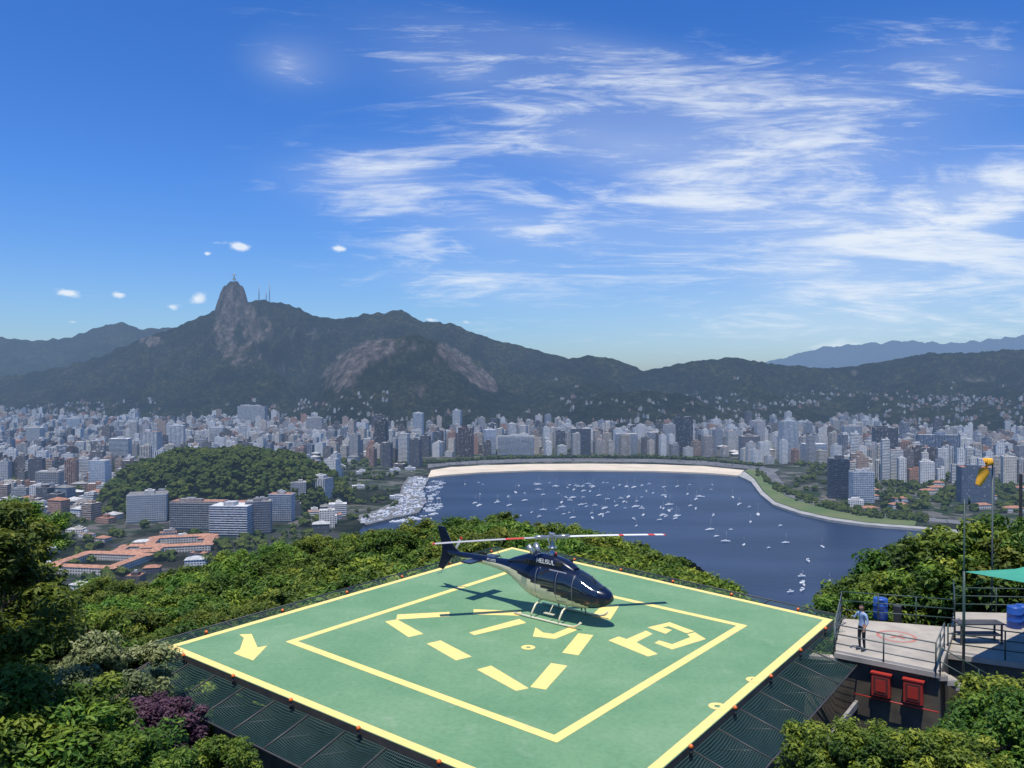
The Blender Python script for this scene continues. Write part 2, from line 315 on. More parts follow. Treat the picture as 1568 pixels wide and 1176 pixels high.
notables=[ # bearing px, top y, base y, width px, colour, style, slabs, name
(228,661,718,28,(.8,.8,.8),.9,0,'apartment_tower'),(268,652,698,24,(.8,.8,.8),.9,0,'apartment_tower'),(583,645,706,20,(.05,.045,.045),.6,0,'office_tower'),(578,637,680,22,(.1,.09,.09),.6,0,'office_tower'),
(713,655,700,24,(.09,.04,.04),.9,0,'office_tower'),(640,632,675,16,(.72,.72,.7),.2,1,'apartment_tower'),(700,628,668,14,(.8,.8,.8),.9,0,'apartment_tower'),(148,705,752,28,(.8,.8,.78),.2,1,'apartment_tower'),
(890,656,698,32,(.2,.2,.22),.6,1,'office_tower'),(1048,638,695,28,(.05,.055,.075),.9,0,'office_tower'),(1026,650,695,18,(.6,.6,.6),.6,0,'office_tower'),(1004,662,695,22,(.65,.63,.6),.6,1,'apartment_tower'),
(1210,645,708,28,(.68,.75,.8),.9,0,'office_tower'),(1360,655,714,36,(.08,.085,.1),.9,0,'office_tower'),(1440,666,714,64,(.20,.26,.36),.9,0,'office_block'),(1308,652,692,28,(.65,.63,.6),.2,1,'apartment_tower'),
(1288,702,764,32,(.10,.11,.14),.6,1,'office_tower'),(1324,722,772,34,(.7,.7,.7),.2,1,'apartment_tower'),(1502,716,772,50,(.10,.14,.2),.2,0,'glass_office_building'),(385,622,662,50,(.6,.6,.6),.9,0,'apartment_slab'),
(70,722,755,36,(.55,.5,.45),.2,1,'apartment_tower'),(1085,668,700,18,(.6,.52,.45),.9,0,'apartment_tower'),(1162,644,680,22,(.6,.55,.52),.2,0,'apartment_tower'),(1385,608,640,22,(.3,.33,.38),.6,0,'apartment_tower'),
(218,757,801,60,(.65,.63,.6),.2,1,'university_building'),(265,748,790,50,(.7,.7,.68),.6,1,'university_building'),(300,768,812,90,(.38,.35,.33),.2,1,'university_building'),(350,775,822,64,(.65,.65,.65),.6,1,'office_block'),
(392,768,818,40,(.3,.28,.28),.2,1,'apartment_tower'),(428,757,800,38,(.5,.5,.5),.2,1,'apartment_tower'),(480,733,780,50,(.75,.75,.73),.9,0,'apartment_tower'),(500,742,776,16,(.2,.2,.22),.6,0,'office_tower'),
(455,738,785,24,(.6,.55,.5),.2,1,'apartment_tower'),(375,770,800,56,(.2,.2,.22),.6,0,'office_block'),(540,662,694,20,(.75,.75,.75),.2,1,'apartment_tower'),(790,668,698,60,(.65,.65,.65),.6,1,'apartment_slab'),(960,664,697,36,(.6,.6,.6),.2,1,'apartment_slab'),(860,662,695,20,(.6,.58,.55),.9,0,'apartment_tower'),(750,658,697,18,(.76,.76,.76),.2,1,'apartment_tower'),(1150,668,704,30,(.35,.3,.27),.2,1,'apartment_tower'),(1250,680,707,36,(.7,.7,.7),.2,1,'apartment_slab'),
(110,640,672,20,(.75,.75,.72),.2,1,'apartment_tower'),(50,655,690,24,(.7,.66,.6),.2,1,'apartment_tower'),(330,655,688,22,(.8,.8,.78),.9,0,'apartment_tower'),(480,640,672,26,(.5,.48,.46),.6,0,'apartment_tower'),(180,672,706,30,(.75,.74,.72),.6,1,'apartment_slab')]
nb=[]
for (px,ty,by,wp,col,sty,sl,name) in notables:
    p=on_level(px,by,3);d=p.y;w=wp*d/F*.92;dd=w*.6 if w<60 else 22;h=(by-ty)*d/F
    s=MB();building(s,0,0,0,w,dd,h,0,col,sty,slabs=bool(sl));o=s.build(name,FM,attr=True,loc=(p.x,p.y+dd/2,3));o.rotation_euler[2]=random.uniform(-.35,.35)
    nb.append((p.x,p.y+dd/2,max(w,dd)/2+8))
nb=np.array(nb)
def favprob(u,v):
    for a,b_,c_,d_,p in((495,600,600,660,.6),(860,985,606,660,.3),(1200,1330,590,625,.3),(1330,1600,606,650,.5),(985,1200,604,650,.2),(600,830,628,655,.25),(-100,500,612,655,.3),(830,1600,568,604,.03)):
        if a<u<b_ and c_<v<d_:return p
    return 0
city=MB();low=MB();hill=MB();treepts=[]
sp_=34;x0,x1,y0,y1=-3400,3400,830,4300
nx=int((x1-x0)/sp_);ny=int((y1-y0)/sp_)
GX,GY=np.meshgrid(x0+np.arange(nx)*sp_,y0+np.arange(ny)*sp_);GX=GX+rng.uniform(-5,5,GX.shape);GY=GY+rng.uniform(-5,5,GY.shape)
GX=GX.ravel();GY=GY.ravel();k=np.abs(GX)<GY*.72;GX=GX[k];GY=GY[k];H=height(GX,GY)
Hx=np.minimum.reduce([height(GX+24,GY),height(GX-24,GY),height(GX,GY+24),height(GX,GY-24)])
dens=fbm(GX/180,GY/180,3,21);dst=fbm(GX/500,GY/500,2,33)
for x,y,h0,hm,dn,ds in zip(GX,GY,H,Hx,dens,dst):
    if hm<1:continue
    u=x/y*F+CX;v=HY+(CZ-h0)*F/y
    vb=HY+(CZ-3)*F/y
    if ((nb[:,0]-x)**2+(nb[:,1]-y)**2<(nb[:,2]+14)**2).any():continue
    if h0>24:
        p=favprob(u,v)*(.2+1.3*ds)
        if random.random()<p:
            for k in range(random.randint(1,4)):
                ox,oy=random.uniform(-16,16),random.uniform(-16,16)
                building(hill,x+ox,y+oy,min(h0,hm+6)+1,random.uniform(6,11),random.uniform(6,10),random.choice([4,6,6,9,12]),random.uniform(-.5,.5),random.choice(hcols),.2,roofc=random.choice([(.38,.36,.33),(.36,.17,.1),(.45,.45,.44)]))
        if random.random()<.5 and h0<90 and y<1700: treepts.append((x,y,h0,random.uniform(6,9)))
        continue
    if 640<u<1140 and vb>700.5: continue
    if 1125<u<1300 and vb>712: 
        if random.random()<.6 and not(vb>775) and u>1225: treepts.append((x,y,3,random.uniform(4,8)))
        continue
    if u>1270 and vb>788: continue
    if u>1330 and vb>742:
        if random.random()<.65: treepts.append((x,y,3,random.uniform(6,10)))
        if random.random()<.25: building(low,x,y,3,28,14,7,.1,(.7,.68,.62),.2,roofc=(.42,.2,.12),hip=True)
        continue
    if 520<u<665 and vb>716:
        if random.random()<.35 and u<600:treepts.append((x,y,3,random.uniform(4,8)))
        elif random.random()<.15:building(low,x,y,3,24,14,6,.3,(.7,.7,.7),.2,roofc=(.7,.7,.7))
        continue
    if u<330 and vb>800:
        if random.random()<.35:treepts.append((x,y,3,random.uniform(5,9)))
        elif random.random()<.35: building(low,x,y,3,random.uniform(14,26),random.uniform(10,16),random.uniform(5,9),random.uniform(-.5,.5),random.choice(cols),.2,roofc=random.choice([(.42,.2,.12),(.6,.58,.55),(.5,.5,.5)]),hip=random.random()<.6)
        continue
    if u>=330 and vb>815: 
        treepts.append((x,y,3,random.uniform(5,9)));continue
    rot=.22 if ds>.5 else -.3
    rot+=random.uniform(-.06,.06)
    if dn<.35 and vb>658:
        treepts.append((x,y,3,random.uniform(5,9)));continue
    if random.random()<.12: 
        treepts.append((x,y,3,random.uniform(5,9)));continue
    tall=ds>.42
    left=u<520
    if random.random()<.25 or (left and vb>745):
        hh=random.choice([8,10,12,14,20,26]);
        building(low,x,y,3,random.uniform(16,28),random.uniform(14,22),hh,rot,random.choice(cols),random.choice([.2,.2,.6]),hip=random.random()<.3)
    else:
        hh=random.uniform(26,56) if tall else random.uniform(16,42)
        if not left and vb>684: hh=random.uniform(30,72)
        if random.random()<.07:hh*=1.4
        building(city,x,y,max(h0,3),random.uniform(13,27),random.uniform(13,20),hh,rot,random.choice(cols),random.choice([.2,.2,.2,.6,.6,.9]))
city.build('city_buildings',FM,attr=True);low.build('low_rise_buildings',FM,attr=True);hill.build('hillside_houses',FM,attr=True)
def ring(px,py,w,d,rot,hh=8,t=11):
    c_=on_level(px,py,3);s=MB();R_=(.48,.24,.15)
    for (ox,oy,ww) in((0,-d/2,w),(0,d/2,w)):building(s,ox,oy,0,ww+t,t,hh,0,(.66,.6,.5),.2,roofc=R_,hip=True)
    for ox in(-w/2,w/2):building(s,ox,0,0,d-t,t,hh+.01,math.pi/2,(.66,.6,.5),.2,roofc=R_,hip=True)
    o=s.build('courtyard_palace',FM,attr=True,loc=(c_.x,c_.y,3));o.rotation_euler[2]=rot
ring(150,868,74,66,-.15);ring(275,838,70,60,.25);ring(212,850,44,34,.1)

# distant trees mass
m_dt,nt,N,L,b=nmat('distant_foliage');at=nd('ShaderNodeAttribute',attribute_name='lv');geo=nd('ShaderNodeNewGeometry')
n1=nd('ShaderNodeTexNoise',Scale=.9,Detail=4.);L.new(geo.outputs['Position'],n1.inputs['Vector'])
cA=ramp(N,L,n1.outputs['Fac'],[(.38,(.010,.020,.006)),(.62,(.085,.12,.030))]);cB=ramp(N,L,at.outputs['Fac'],[(0,(.6,.7,.6)),(1,(1.4,1.2,.9))])
mm=N.new('ShaderNodeMix');mm.data_type='RGBA';mm.blend_type='MULTIPLY';mm.inputs[0].default_value=1;L.new(cA,mm.inputs[6]);L.new(cB,mm.inputs[7]);L.new(mm.outputs[2],b.inputs['Base Color']);b.inputs['Roughness'].default_value=1;b.inputs['Specular IOR Level'].default_value=.1
bm=bmesh.new();bmesh.ops.create_icosphere(bm,subdivisions=2,radius=1);iv=np.array([v.co[:] for v in bm.verts]);iF=np.array([[v.index for v in f.verts] for f in bm.faces]);bm.free()
tp=[]
for (x,y,z,r) in treepts:
    for k in range(random.randint(2,4)):
        tp.append((x+random.uniform(-15,15),y+random.uniform(-15,15),z,r*random.uniform(.6,1)))
for k in range(1700):
    a_=random.uniform(0,6.28);q=math.sqrt(random.random())*1.12;tp.append((-495+190*q*math.cos(a_),1400+150*q*math.sin(a_),-1,random.uniform(3.5,8)))
for i in range(120):
    t=i/119;px=645+t*520;py=np.interp(px,[655,740,820,900,1000,1080,1190],[710,704,701.7,701.2,702,705.5,717]);q=on_level(px,py,3);tp.append((q.x,q.y+random.uniform(-8,8),3,random.uniform(4,7)))
for i in range(200):
    t=random.random();px=1160+t*260;py=np.interp(px,[1160,1190,1215,1260,1330,1420],[722,745,755,771,786,794])+random.uniform(-4,14)*.5;q=on_level(px,py,3);tp.append((q.x,q.y,3,random.uniform(3,6)))
tp=np.array(tp);hz=height(tp[:,0],tp[:,1]);tp=tp[hz>1];hz=hz[hz>1];tp[:,2]=hz
n=len(tp);rr=tp[:,3][:,None,None]
jit=.5+.85*rng.random((n,len(iv),1));VV=iv[None]*jit*rr*np.array([1,1,.85]);VV=VV+np.stack([tp[:,0],tp[:,1],tp[:,2]+tp[:,3]*.75],-1)[:,None,:]
FF=(iF[None]+(np.arange(n)*len(iv))[:,None,None]).reshape(-1,3)
npmesh('distant_trees',VV.reshape(-1,3),FF,[m_dt],False,[('lv','POINT',np.repeat(rng.random(n),len(iv)))])

# ---------------- boats
m_hull=pmat('boat_white',(.8,.8,.78),.35);m_bd=pmat('boat_deck',(.5,.5,.48),.5);m_bb=pmat('boat_blue',(.04,.08,.2),.4)
def boatmesh(kind):
    s=MB();Ln=[10,8,13][kind];W=Ln*.15;rings=[]
    for t,w_,zt in((0,.75,1.0),(.3,1,.95),(.6,.95,1.05),(.85,.5,1.25),(1,.04,1.45)):
        x=(t-.5)*Ln;rings.append([(x,-W*w_,zt),(x,-W*w_*.75,-.3),(x,0,-.5),(x,W*w_*.75,-.3),(x,W*w_,zt)])
    s.grid(rings,0,close=True,smooth=False,caps=True)
    s.box((-.3,0,1.45),(Ln*.34,W*1.1,.9),0);s.box((-.3,0,1.5),(Ln*.35,W*1.13,.3),2)
    if kind!=1:
        s.tube([(Ln*.08,0,1),(Ln*.08,0,Ln*1.15)],.09,1,5);s.tube([(Ln*.08,0,2.4),(-Ln*.35,0,2.3)],.16,[2,2,0][kind],5)
    else:s.box((-.9,0,2.6),(2.4,W*1.2,.12),0);[s.tube([(-.9+a,b_,1.5),(-.9+a,b_,2.6)],.05,1,4) for a in(-1,1) for b_ in(-.8,.8)]
    o=s.build('moored_boat',[m_hull,m_bd,m_bb]);me=o.data;bpy.data.objects.remove(o);return me
bms=[boatmesh(k) for k in range(3)]
bp_=[(735,757),(712,742),(832,758),(852,806),(1058,775),(1093,790),(1035,795),(990,753),(1098,822),(1204,832),(1260,838),(1238,860),(1229,884),(1271,891),(1230,893),(1273,912),(1212,908),(1120,812),(1178,840),(1196,806),(960,770),(975,806),(893,745),(1150,800),(1112,830),(1140,835),(1088,812),(860,770),(1012,778),(940,748),(1230,905),(1232,897)]
k=0
while k<105:
    px,py=random.gauss(920,130),random.uniform(738,800)
    if px<690 or px>1210: continue
    if px<700+(py-735)*1.5 and random.random()<.5: continue
    bp_.append((px,py));k+=1
for px,py in bp_:
    q=on_level(px,py,0)
    if not inpoly(np.array([q.x]),np.array([q.y]),BAY)[0]:continue
    o=bpy.data.objects.new('moored_boat',random.choice(bms));bpy.context.scene.collection.objects.link(o);o.location=(q.x,q.y,0.1);o.rotation_euler[2]=random.gauss(.8,.5);sc=random.uniform(.7,1.3);o.scale=(sc,)*3
s=MB()
for k in range(230):
    i=random.randint(0,78);f_=random.uniform(.04,.8);p=qy[0][i].lerp(qy[1][i],f_);Ln=random.uniform(5,10);rz_=.3+random.uniform(-.2,.2)
    s.box((p.x,p.y,p.z+.9),(Ln,2.6,1.4),0,rz_);s.box((p.x,p.y,p.z+2.0),(Ln*.4,2,.8),random.choice([0,2]),rz_)
for k in range(70):
    i=random.randint(8,78);p=qy[0][i];q=p+(p-qy[1][i]).normalized()*random.uniform(6,40);Ln=random.uniform(7,12)
    s.box((q.x,q.y,.6),(Ln,2.8,1.3),0,.3);s.box((q.x,q.y,1.7),(Ln*.4,2.2,.9),random.choice([0,2]),.3)
    s.tube([(q.x,q.y,2),(q.x,q.y,random.uniform(8,13))],.1,1,4)
s.build('marina_boats',[m_hull,m_bd,m_bb])

# ---------------- statue and masts on the peak
m_stone=pmat('soapstone',(.4,.4,.37),.8)
pk=at_depth(359,428,4880);zt=float(height(np.array([pk.x]),np.array([pk.y]))[0])
s=MB();s.box((0,0,2),(14,14,14),0);s.tube([(0,0,8),(0,0,18),(0,0,28),(0,0,33)],[4.5,3.6,4.2,1.6],0,10);s.tube([(-17,0,30),(-8,0,30.5),(8,0,30.5),(17,0,30)],[1.3,2.6,2.6,1.3],0,8);s.tube([(0,0,33),(0,0,35),(0,0,38)],[1.5,2.2,1.0],0,10)
s.build('christ_statue',[m_stone],loc=(pk.x,pk.y,zt-2))
m_steel=pmat('mast_steel',(.35,.33,.33),.6)
for px,tp_ in((397,437),(413,434),(408,446)):
    q=at_depth(px,461,4900);zz=float(height(np.array([q.x]),np.array([q.y]))[0]);top=CZ-(tp_-HY)*4900/F;s=MB()
    for a_ in range(3):s.tube([(4*math.cos(a_*2.1),4*math.sin(a_*2.1),-5),(.8*math.cos(a_*2.1),.8*math.sin(a_*2.1),top-zz)],.9,0,4)
    for k in range(8):s.box((0,0,(top-zz)*k/8),(6-5*k/8,6-5*k/8,.8))
    s.build('antenna_mast',[m_steel],loc=(q.x,q.y,zz))
for m in(m_ter,m_w,m_sand,m_road,m_walk,m_quay,m_grass,m_car,m_fac,m_roof,m_dt,m_hull,m_bd,m_bb,m_stone,m_steel):painted_haze(m)

# ---------------- helipad
PZ=215.0
pad=empty('helipad',(0,0,0))
def padpt(px,py,z=PZ): return on_level(px,py,z)
Lc,Nc,Rc,Fcn=Vector((-12.81,29.5,PZ)),Vector((1.87,17.7,PZ)),Vector((13.17,32.8,PZ)),Vector((0,46.7,PZ))
cor=[Lc,Nc,Rc,Fcn]
m_pad,nt,N,L,b=nmat('pad_green');tc=nd('ShaderNodeTexCoord')
n1=nd('ShaderNodeTexNoise',Scale=.3,Detail=8.,Roughness=.65);n2=nd('ShaderNodeTexNoise',Scale=6.,Detail=6.);n3=nd('ShaderNodeTexNoise',Scale=1.1,Detail=6.,Roughness=.7)
for n_ in(n1,n2,n3):L.new(tc.outputs['Object'],n_.inputs['Vector'])
c1=ramp(N,L,n1.outputs['Fac'],[(.3,(.105,.245,.115)),(.52,(.145,.285,.14)),(.75,(.20,.335,.18))]);c2=ramp(N,L,n2.outputs['Fac'],[(.3,(.86,.86,.86)),(.6,(1,1,1))])
mm=N.new('ShaderNodeMix');mm.data_type='RGBA';mm.blend_type='MULTIPLY';mm.inputs[0].default_value=1;L.new(c1,mm.inputs[6]);L.new(c2,mm.inputs[7])
st=ramp(N,L,n3.outputs['Fac'],[(.60,(0,0,0)),(.76,(.45,.45,.45))])
L.new(mixc(N,L,st,mm.outputs[2],(.34,.40,.28)),b.inputs['Base Color']);b.inputs['Roughness'].default_value=.7
bp=nd('ShaderNodeBump',Strength=.15,Distance=.02);L.new(n2.outputs['Fac'],bp.inputs['Height']);L.new(bp.outputs['Normal'],b.inputs['Normal'])
m_yel=pmat('pad_yellow_paint',(.92,.68,.20),.7,c2=(.76,.58,.22),scale=3,detail=8)
m_dark=pmat('dark_steel',(.04,.042,.045),.55,c2=(.07,.065,.06),scale=2)
m_conc=pmat('concrete',(.3,.29,.27),.9,c2=(.22,.21,.2),scale=1.5)
s=MB();s.face(cor,0)
dz=Vector((0,0,-.35))
for i in range(4):
    p,q=cor[i],cor[(i+1)%4];s.face([p+dz,q+dz,q,p],1)
s.face([c+dz for c in cor][::-1],1)
s.build('deck_slab',[m_pad,m_dark],pad)
def off(poly,d):
    n=len(poly);out=[]
    for i in range(n):
        p0,p1,p2=poly[i-1],poly[i],poly[(i+1)%n];e1=(p1-p0).normalized();e2=(p2-p1).normalized()
        n1_=Vector((-e1.y,e1.x,0));n2_=Vector((-e2.y,e2.x,0));bis=(n1_+n2_);out.append(p1+bis*(d/(1+n1_.dot(n2_))))
    return out
up=Vector((0,0,.004))
s=MB()
def frame(poly,w_,m=0):
    I=off(poly,w_)
    for i in range(len(poly)):
        j=(i+1)%len(poly);s.face([poly[i]+up,poly[j]+up,I[j]+up,I[i]+up],m)
frame(off(cor,.03),.30)
inner=[padpt(436,984),padpt(853,1140),padpt(1146,959),padpt(775,876)]
frame(inner,.33)
polys=[[(608,942),(606,950),(688,945),(688,938)],[(589,953),(625,977),(648,972),(607,949.5)],[(653,987),(698,1013),(722,1007),(674,982)],[(730,1027),(790,1060),(810,1056),(752,1021)],
[(812,1054),(836,1058),(869,1021),(844,1017)],[(861,1001),(886,1005),(909,974),(886,971)],[(725,934),(725,942),(798,944),(798,937)],[(905,945),(935,950),(949,928),(925,926)],
[(718,970),(726,974),(806,955),(795,949)],[(820,962),(816,976),(850,980),(884,966),(876,960),(848,972),(832,970)],
[(365,973),(372,978),(366,996),(356,1002),(386,1013),(408,990),(393,993),(384,972)],
[(932,982),(993,1007),(1008,1003),(975,985),(1000,972),(990,967),(960,980),(948,976)],
[(992,962),(1020,972),(1030,966),(1015,962),(1025,960),(1052,971),(1064,968),(1026,954)],[(1065,969.5),(1053,972.5),(1058,977),(1030,988),(1010,982),(1003,986),(1030,996),(1082,980)]]
def tri(pts):
    P=[padpt(*p)+up for p in pts]
    ar=sum(P[i].x*P[(i+1)%len(P)].y-P[(i+1)%len(P)].x*P[i].y for i in range(len(P)))
    if ar<0:P=P[::-1]
    s.face(P,0)
for p in polys:tri(p)
for (px,py,r1,r2) in((809,993,.26,.09),(1156,1043,.26,.1),(1100,1084,.27,.1)):
    c_=padpt(px,py)+up*2.5;n=20
    for k in range(n):
        a1,a2=2*math.pi*k/n,2*math.pi*(k+1)/n
        s.face([c_+Vector((math.cos(t)*r,math.sin(t)*r,0)) for t,r in((a1,r2),(a1,r1),(a2,r1),(a2,r2))])
s.build('painted_markings',[m_yel],pad)
# net, struts, lights
m_net,nt,N,L,b=nmat('safety_net');b.inputs['Base Color'].default_value=(.035,.09,.08,1);b.inputs['Roughness'].default_value=.6
uvn=nd('ShaderNodeUVMap');sp=nd('ShaderNodeSeparateXYZ');L.new(uvn.outputs[0],sp.inputs[0])
g=mth('MAXIMUM',mth('LESS_THAN',mth('FRACT',mth('MULTIPLY',sp.outputs[0],14.)),.15),mth('LESS_THAN',mth('FRACT',mth('MULTIPLY',sp.outputs[1],14.)),.15))
tr=nd('ShaderNodeBsdfTransparent');mx=nd('ShaderNodeMixShader');L.new(g,mx.inputs[0]);L.new(tr.outputs[0],mx.inputs[1]);L.new(b.outputs[0],mx.inputs[2]);L.new(mx.outputs[0],N['Material Output'].inputs[0])
sn=MB();sf=MB();sl=MB()
for i in range(4):
    p,q=cor[i],cor[(i+1)%4];e=(q-p);ln=e.length;e.normalize();o_=Vector((e.y,-e.x,0));n=int(ln/1.6)
    wd,rise=(1.6,-.45) if i in(0,1) else (1.2,.12)
    base=Vector((0,0,-.25))
    for k in range(n):
        l=ln/n;M_=4;sag=[[None]*(M_+1) for _ in range(M_+1)]
        for iu in range(M_+1):
            for iv_ in range(M_+1):
                fu_,fv_=iu/M_,iv_/M_;sag[iu][iv_]=p+e*(l*(k+fu_))+base+o_*wd*fv_+Vector((0,0,rise*fv_-.22*math.sin(math.pi*fu_)*math.sin(math.pi*fv_)))
        for iu in range(M_):
            for iv_ in range(M_):
                sn.face([sag[iu][iv_],sag[iu][iv_+1],sag[iu+1][iv_+1],sag[iu+1][iv_]],0,None,[((k+a_/M_)*l,c_/M_*wd) for a_,c_ in((iu,iv_),(iu,iv_+1),(iu+1,iv_+1),(iu+1,iv_))])
        a1=sag[0][0];b1=sag[0][M_]
        sf.tube([a1,b1],.03,0,5);sf.tube([a1+Vector((0,0,-.6)),a1+(b1-a1)*.7],.02,0,5)
    a=p+base+o_*wd+Vector((0,0,rise));bq=q+base+o_*wd+Vector((0,0,rise));sf.tube([a,bq],.03,0,6)
    sf.box((p+q)/2+Vector((0,0,-.45))-o_*.25,(ln,.16,.4),0,math.atan2(e.y,e.x));sf.box((p+q)/2+Vector((0,0,-.6))-o_*3,(ln*.8,.2,.5),0,math.atan2(e.y,e.x))
    for k in range(6):
        c_=p+e*(ln*(k+.5)/6)+o_*.12;sl.tube([c_+Vector((0,0,-.2)),c_+Vector((0,0,.03))],.05,1,8);sl.tube([c_+Vector((0,0,.03)),c_+Vector((0,0,.1)),c_+Vector((0,0,.14))],[.07,.06,.01],0,8)
for (x,y) in((-10.5,29.6),(-4.5,24.5),(1.5,20.2),(6.5,26),(11,32.4),(-6,36.5),(0,30),(0,43)):
    g0=float(height(np.array([x]),np.array([y]))[0]);sf.tube([(x,y,g0-1),(x,y,PZ-.6)],.28,1,12)
sn.build('perimeter_net',[m_net],pad,attr=True);sf.build('support_frame',[m_dark,m_conc],pad);sl.build('edge_lights',[pmat('orange_lens',(.75,.16,.03),.3),m_dark],pad)
s=MB()
ins=off(cor,1.0)
for i in(0,1):
    p,q=ins[i],ins[(i+1)%4];e=(q-p);ln=e.length;rz=math.atan2(e.y,e.x);o_=Vector((e.y,-e.x,0));s.box((p+q)/2+Vector((0,0,-5.9)),(ln*.9,.25,9),0,rz)
    s.box((p+q)/2+Vector((0,0,-2.2))+o_*.15,(ln*.9,.12,.25),2,rz)
    for k in range(9):
        c_=p+e*ln*(.08+.84*k/8)+o_*.14;s.box(c_+Vector((0,0,-3.4)),(.3,.3,6),1,rz)
        if k%2:s.box(p+e*ln*(.08+.84*(k-.5)/8)+o_*.14+Vector((0,0,-3.2)),(1.1,.06,.9),1,rz)
    s.box((p+q)/2+Vector((0,0,-4.6))+o_*1.0,(ln,2.2,.15),2,rz)
s.build('lower_walls',[pmat('stained_wall',(.07,.068,.055),.9,c2=(.14,.13,.10),scale=1.2),m_dark,m_conc],pad)

# ---------------- helicopter
heli=empty('helicopter',(1.68,33.5,PZ+.004),math.atan2(-.643,.766))
m_navy=pmat('navy_paint',(.004,.008,.028),.28,coat=.25,spec=.4);m_cream=pmat('cream_paint',(.66,.60,.42),.3,coat=.6)
m_glass=pmat('tinted_glazing',(.012,.018,.03),.04,spec=1.);m_seam=pmat('seam',(.16,.17,.2),.5);m_blk=pmat('black_rubber',(.02,.02,.02),.6)
m_wht=pmat('white_paint',(.75,.75,.72),.35);m_red=pmat('red_paint',(.6,.05,.03),.35);m_alu=pmat('aluminium',(.45,.46,.47),.35,.8)
ST=[(2.97,1.14,1.22,.04),(2.93,1.02,1.33,.17),(2.82,.90,1.42,.29),(2.6,.80,1.52,.43),(2.3,.71,1.62,.54),(2.0,.66,1.77,.60),(1.7,.62,1.93,.64),(1.4,.60,2.04,.67),(1.0,.58,2.12,.69),(0,.58,2.14,.69),(-.5,.60,2.13,.67),(-.9,.68,2.12,.62),(-1.3,.84,2.10,.54),(-1.7,1.04,2.06,.43),(-2.1,1.24,2.0,.33),(-2.6,1.40,1.96,.26),(-3.3,1.49,1.93,.215),(-4.5,1.57,1.90,.17),(-6.0,1.66,1.87,.11),(-6.1,1.72,1.82,.04)]
xs=np.array([s_[0] for s_ in ST][::-1]);fx=np.concatenate([np.arange(-6.1,-2,.06),np.arange(-2,2.97,.025),[2.97]])
def itp(k,x):
    return np.interp(x,xs,np.array([s_[k] for s_ in ST][::-1]))
def sm(k):
    v=np.zeros(len(fx))
    for o_,w_ in((-.1,.2),(-.05,.2),(0,.2),(.05,.2),(.1,.2)):v+=w_*itp(k,np.clip(fx+o_,-6.1,2.97))
    return v
ZB,ZT,HW=sm(1),sm(2),sm(3);rings=[];NS=72
for i,x in enumerate(fx):
    zc=(ZB[i]+ZT[i])/2;hh=(ZT[i]-ZB[i])/2;r_=[]
    ex=2/2.5 if x>-2 else 1
    for k in range(NS):
        a_=2*math.pi*k/NS;cy,sz=math.cos(a_),math.sin(a_);r_.append((x,HW[i]*math.copysign(abs(cy)**ex,cy),zc+hh*math.copysign(abs(sz)**ex,sz)))
    rings.append(r_)
def fm(c):
    x,y,z=c;side=abs(y)
    hw=float(np.interp(x,fx,HW))
    if side>hw*.62 and .74<x<1.42 and 1.36<z<1.97-max(0,x-1.1)*.25: return 2
    if side>hw*.62 and -.28<x<.58 and 1.38<z<1.97: return 2
    if 1.5<x<2.52 and z>1.30+.10*(2.52-x) and z<2.3 and side>.03 : return 2
    if 2.1<x<2.62 and z<1.0 and side>.14 and z>.74: return 2
    if .85<x<1.3 and z>2.06 and .12<side<.45:return 2
    if side>hw*.6 and z>.8 and (abs(x-.66)<.014 or abs(x+.38)<.014 or (abs(x-1.47)<.014)) and z<2.0:return 3
    if side>hw*.6 and abs(z-.82)<.014 and -.38<x<1.47:return 3
    if side>hw*.62 and ((abs(z-1.345)<.016 or abs(z-1.99)<.014) and -.3<x<1.42):return 3
    st=float(np.interp(x,[-6,-5.2,-4.4,-3,-2,-1.2,0,.8,1.6,2.2,2.6],[1.5,1.66,1.74,1.76,1.72,1.56,1.28,1.08,.92,.8,.6]))
    return 1 if z<st else 0
s=MB();s.grid(rings,0,mf=fm,caps=True);s.build('fuselage',[m_navy,m_cream,m_glass,m_seam],heli)
s=MB();cr=[]
for x,zt_,hw in((1.25,2.12,.25),(1.05,2.24,.33),(.7,2.40,.38),(.2,2.50,.40),(-.4,2.52,.40),(-1.0,2.46,.38),(-1.5,2.32,.33),(-2.0,2.14,.26),(-2.3,2.0,.18)):
    cr.append([(x,hw*math.copysign(abs(math.cos(a_))**.6,math.cos(a_)),1.95+(zt_-1.95)*abs(math.sin(a_))**.7) for a_ in np.linspace(0,math.pi,19)])
s.grid(cr,0,close=False);s.build('engine_cowling',[m_navy],heli)
s=MB()
for sy in(-1,1):
    s.tube([(-.85,sy*.16,2.4),(-.95,sy*.2,2.62),(-1.1,sy*.26,2.78)],[.11,.11,.12],0,12);s.box((.62,sy*.37,2.27),(.35,.06,.16),1)
    for k in range(4):s.box((-.7-.13*k,sy*.395,2.16),(.07,.03,.14),1)
s.build('exhaust_stacks',[m_alu,m_blk],heli)
s=MB();HZ=3.25;s.tube([(0,0,2.4),(0,0,2.62),(0,0,2.7),(0,0,HZ+.08)],[.16,.13,.055,.05],0,12)
s.tube([(0,0,2.78),(0,0,2.84)],.2,0,16)
s.build('rotor_mast',[m_alu],heli)
th=math.radians(11)-heli.rotation_euler[2];ex=Vector((math.cos(th),math.sin(th),0));ey=Vector((-math.sin(th),math.cos(th),0));s=MB()
s.box((0,0,HZ),(1.3,.22,.10),0,th);s.box((0,0,HZ+.08),(.22,.3,.14),0,th)
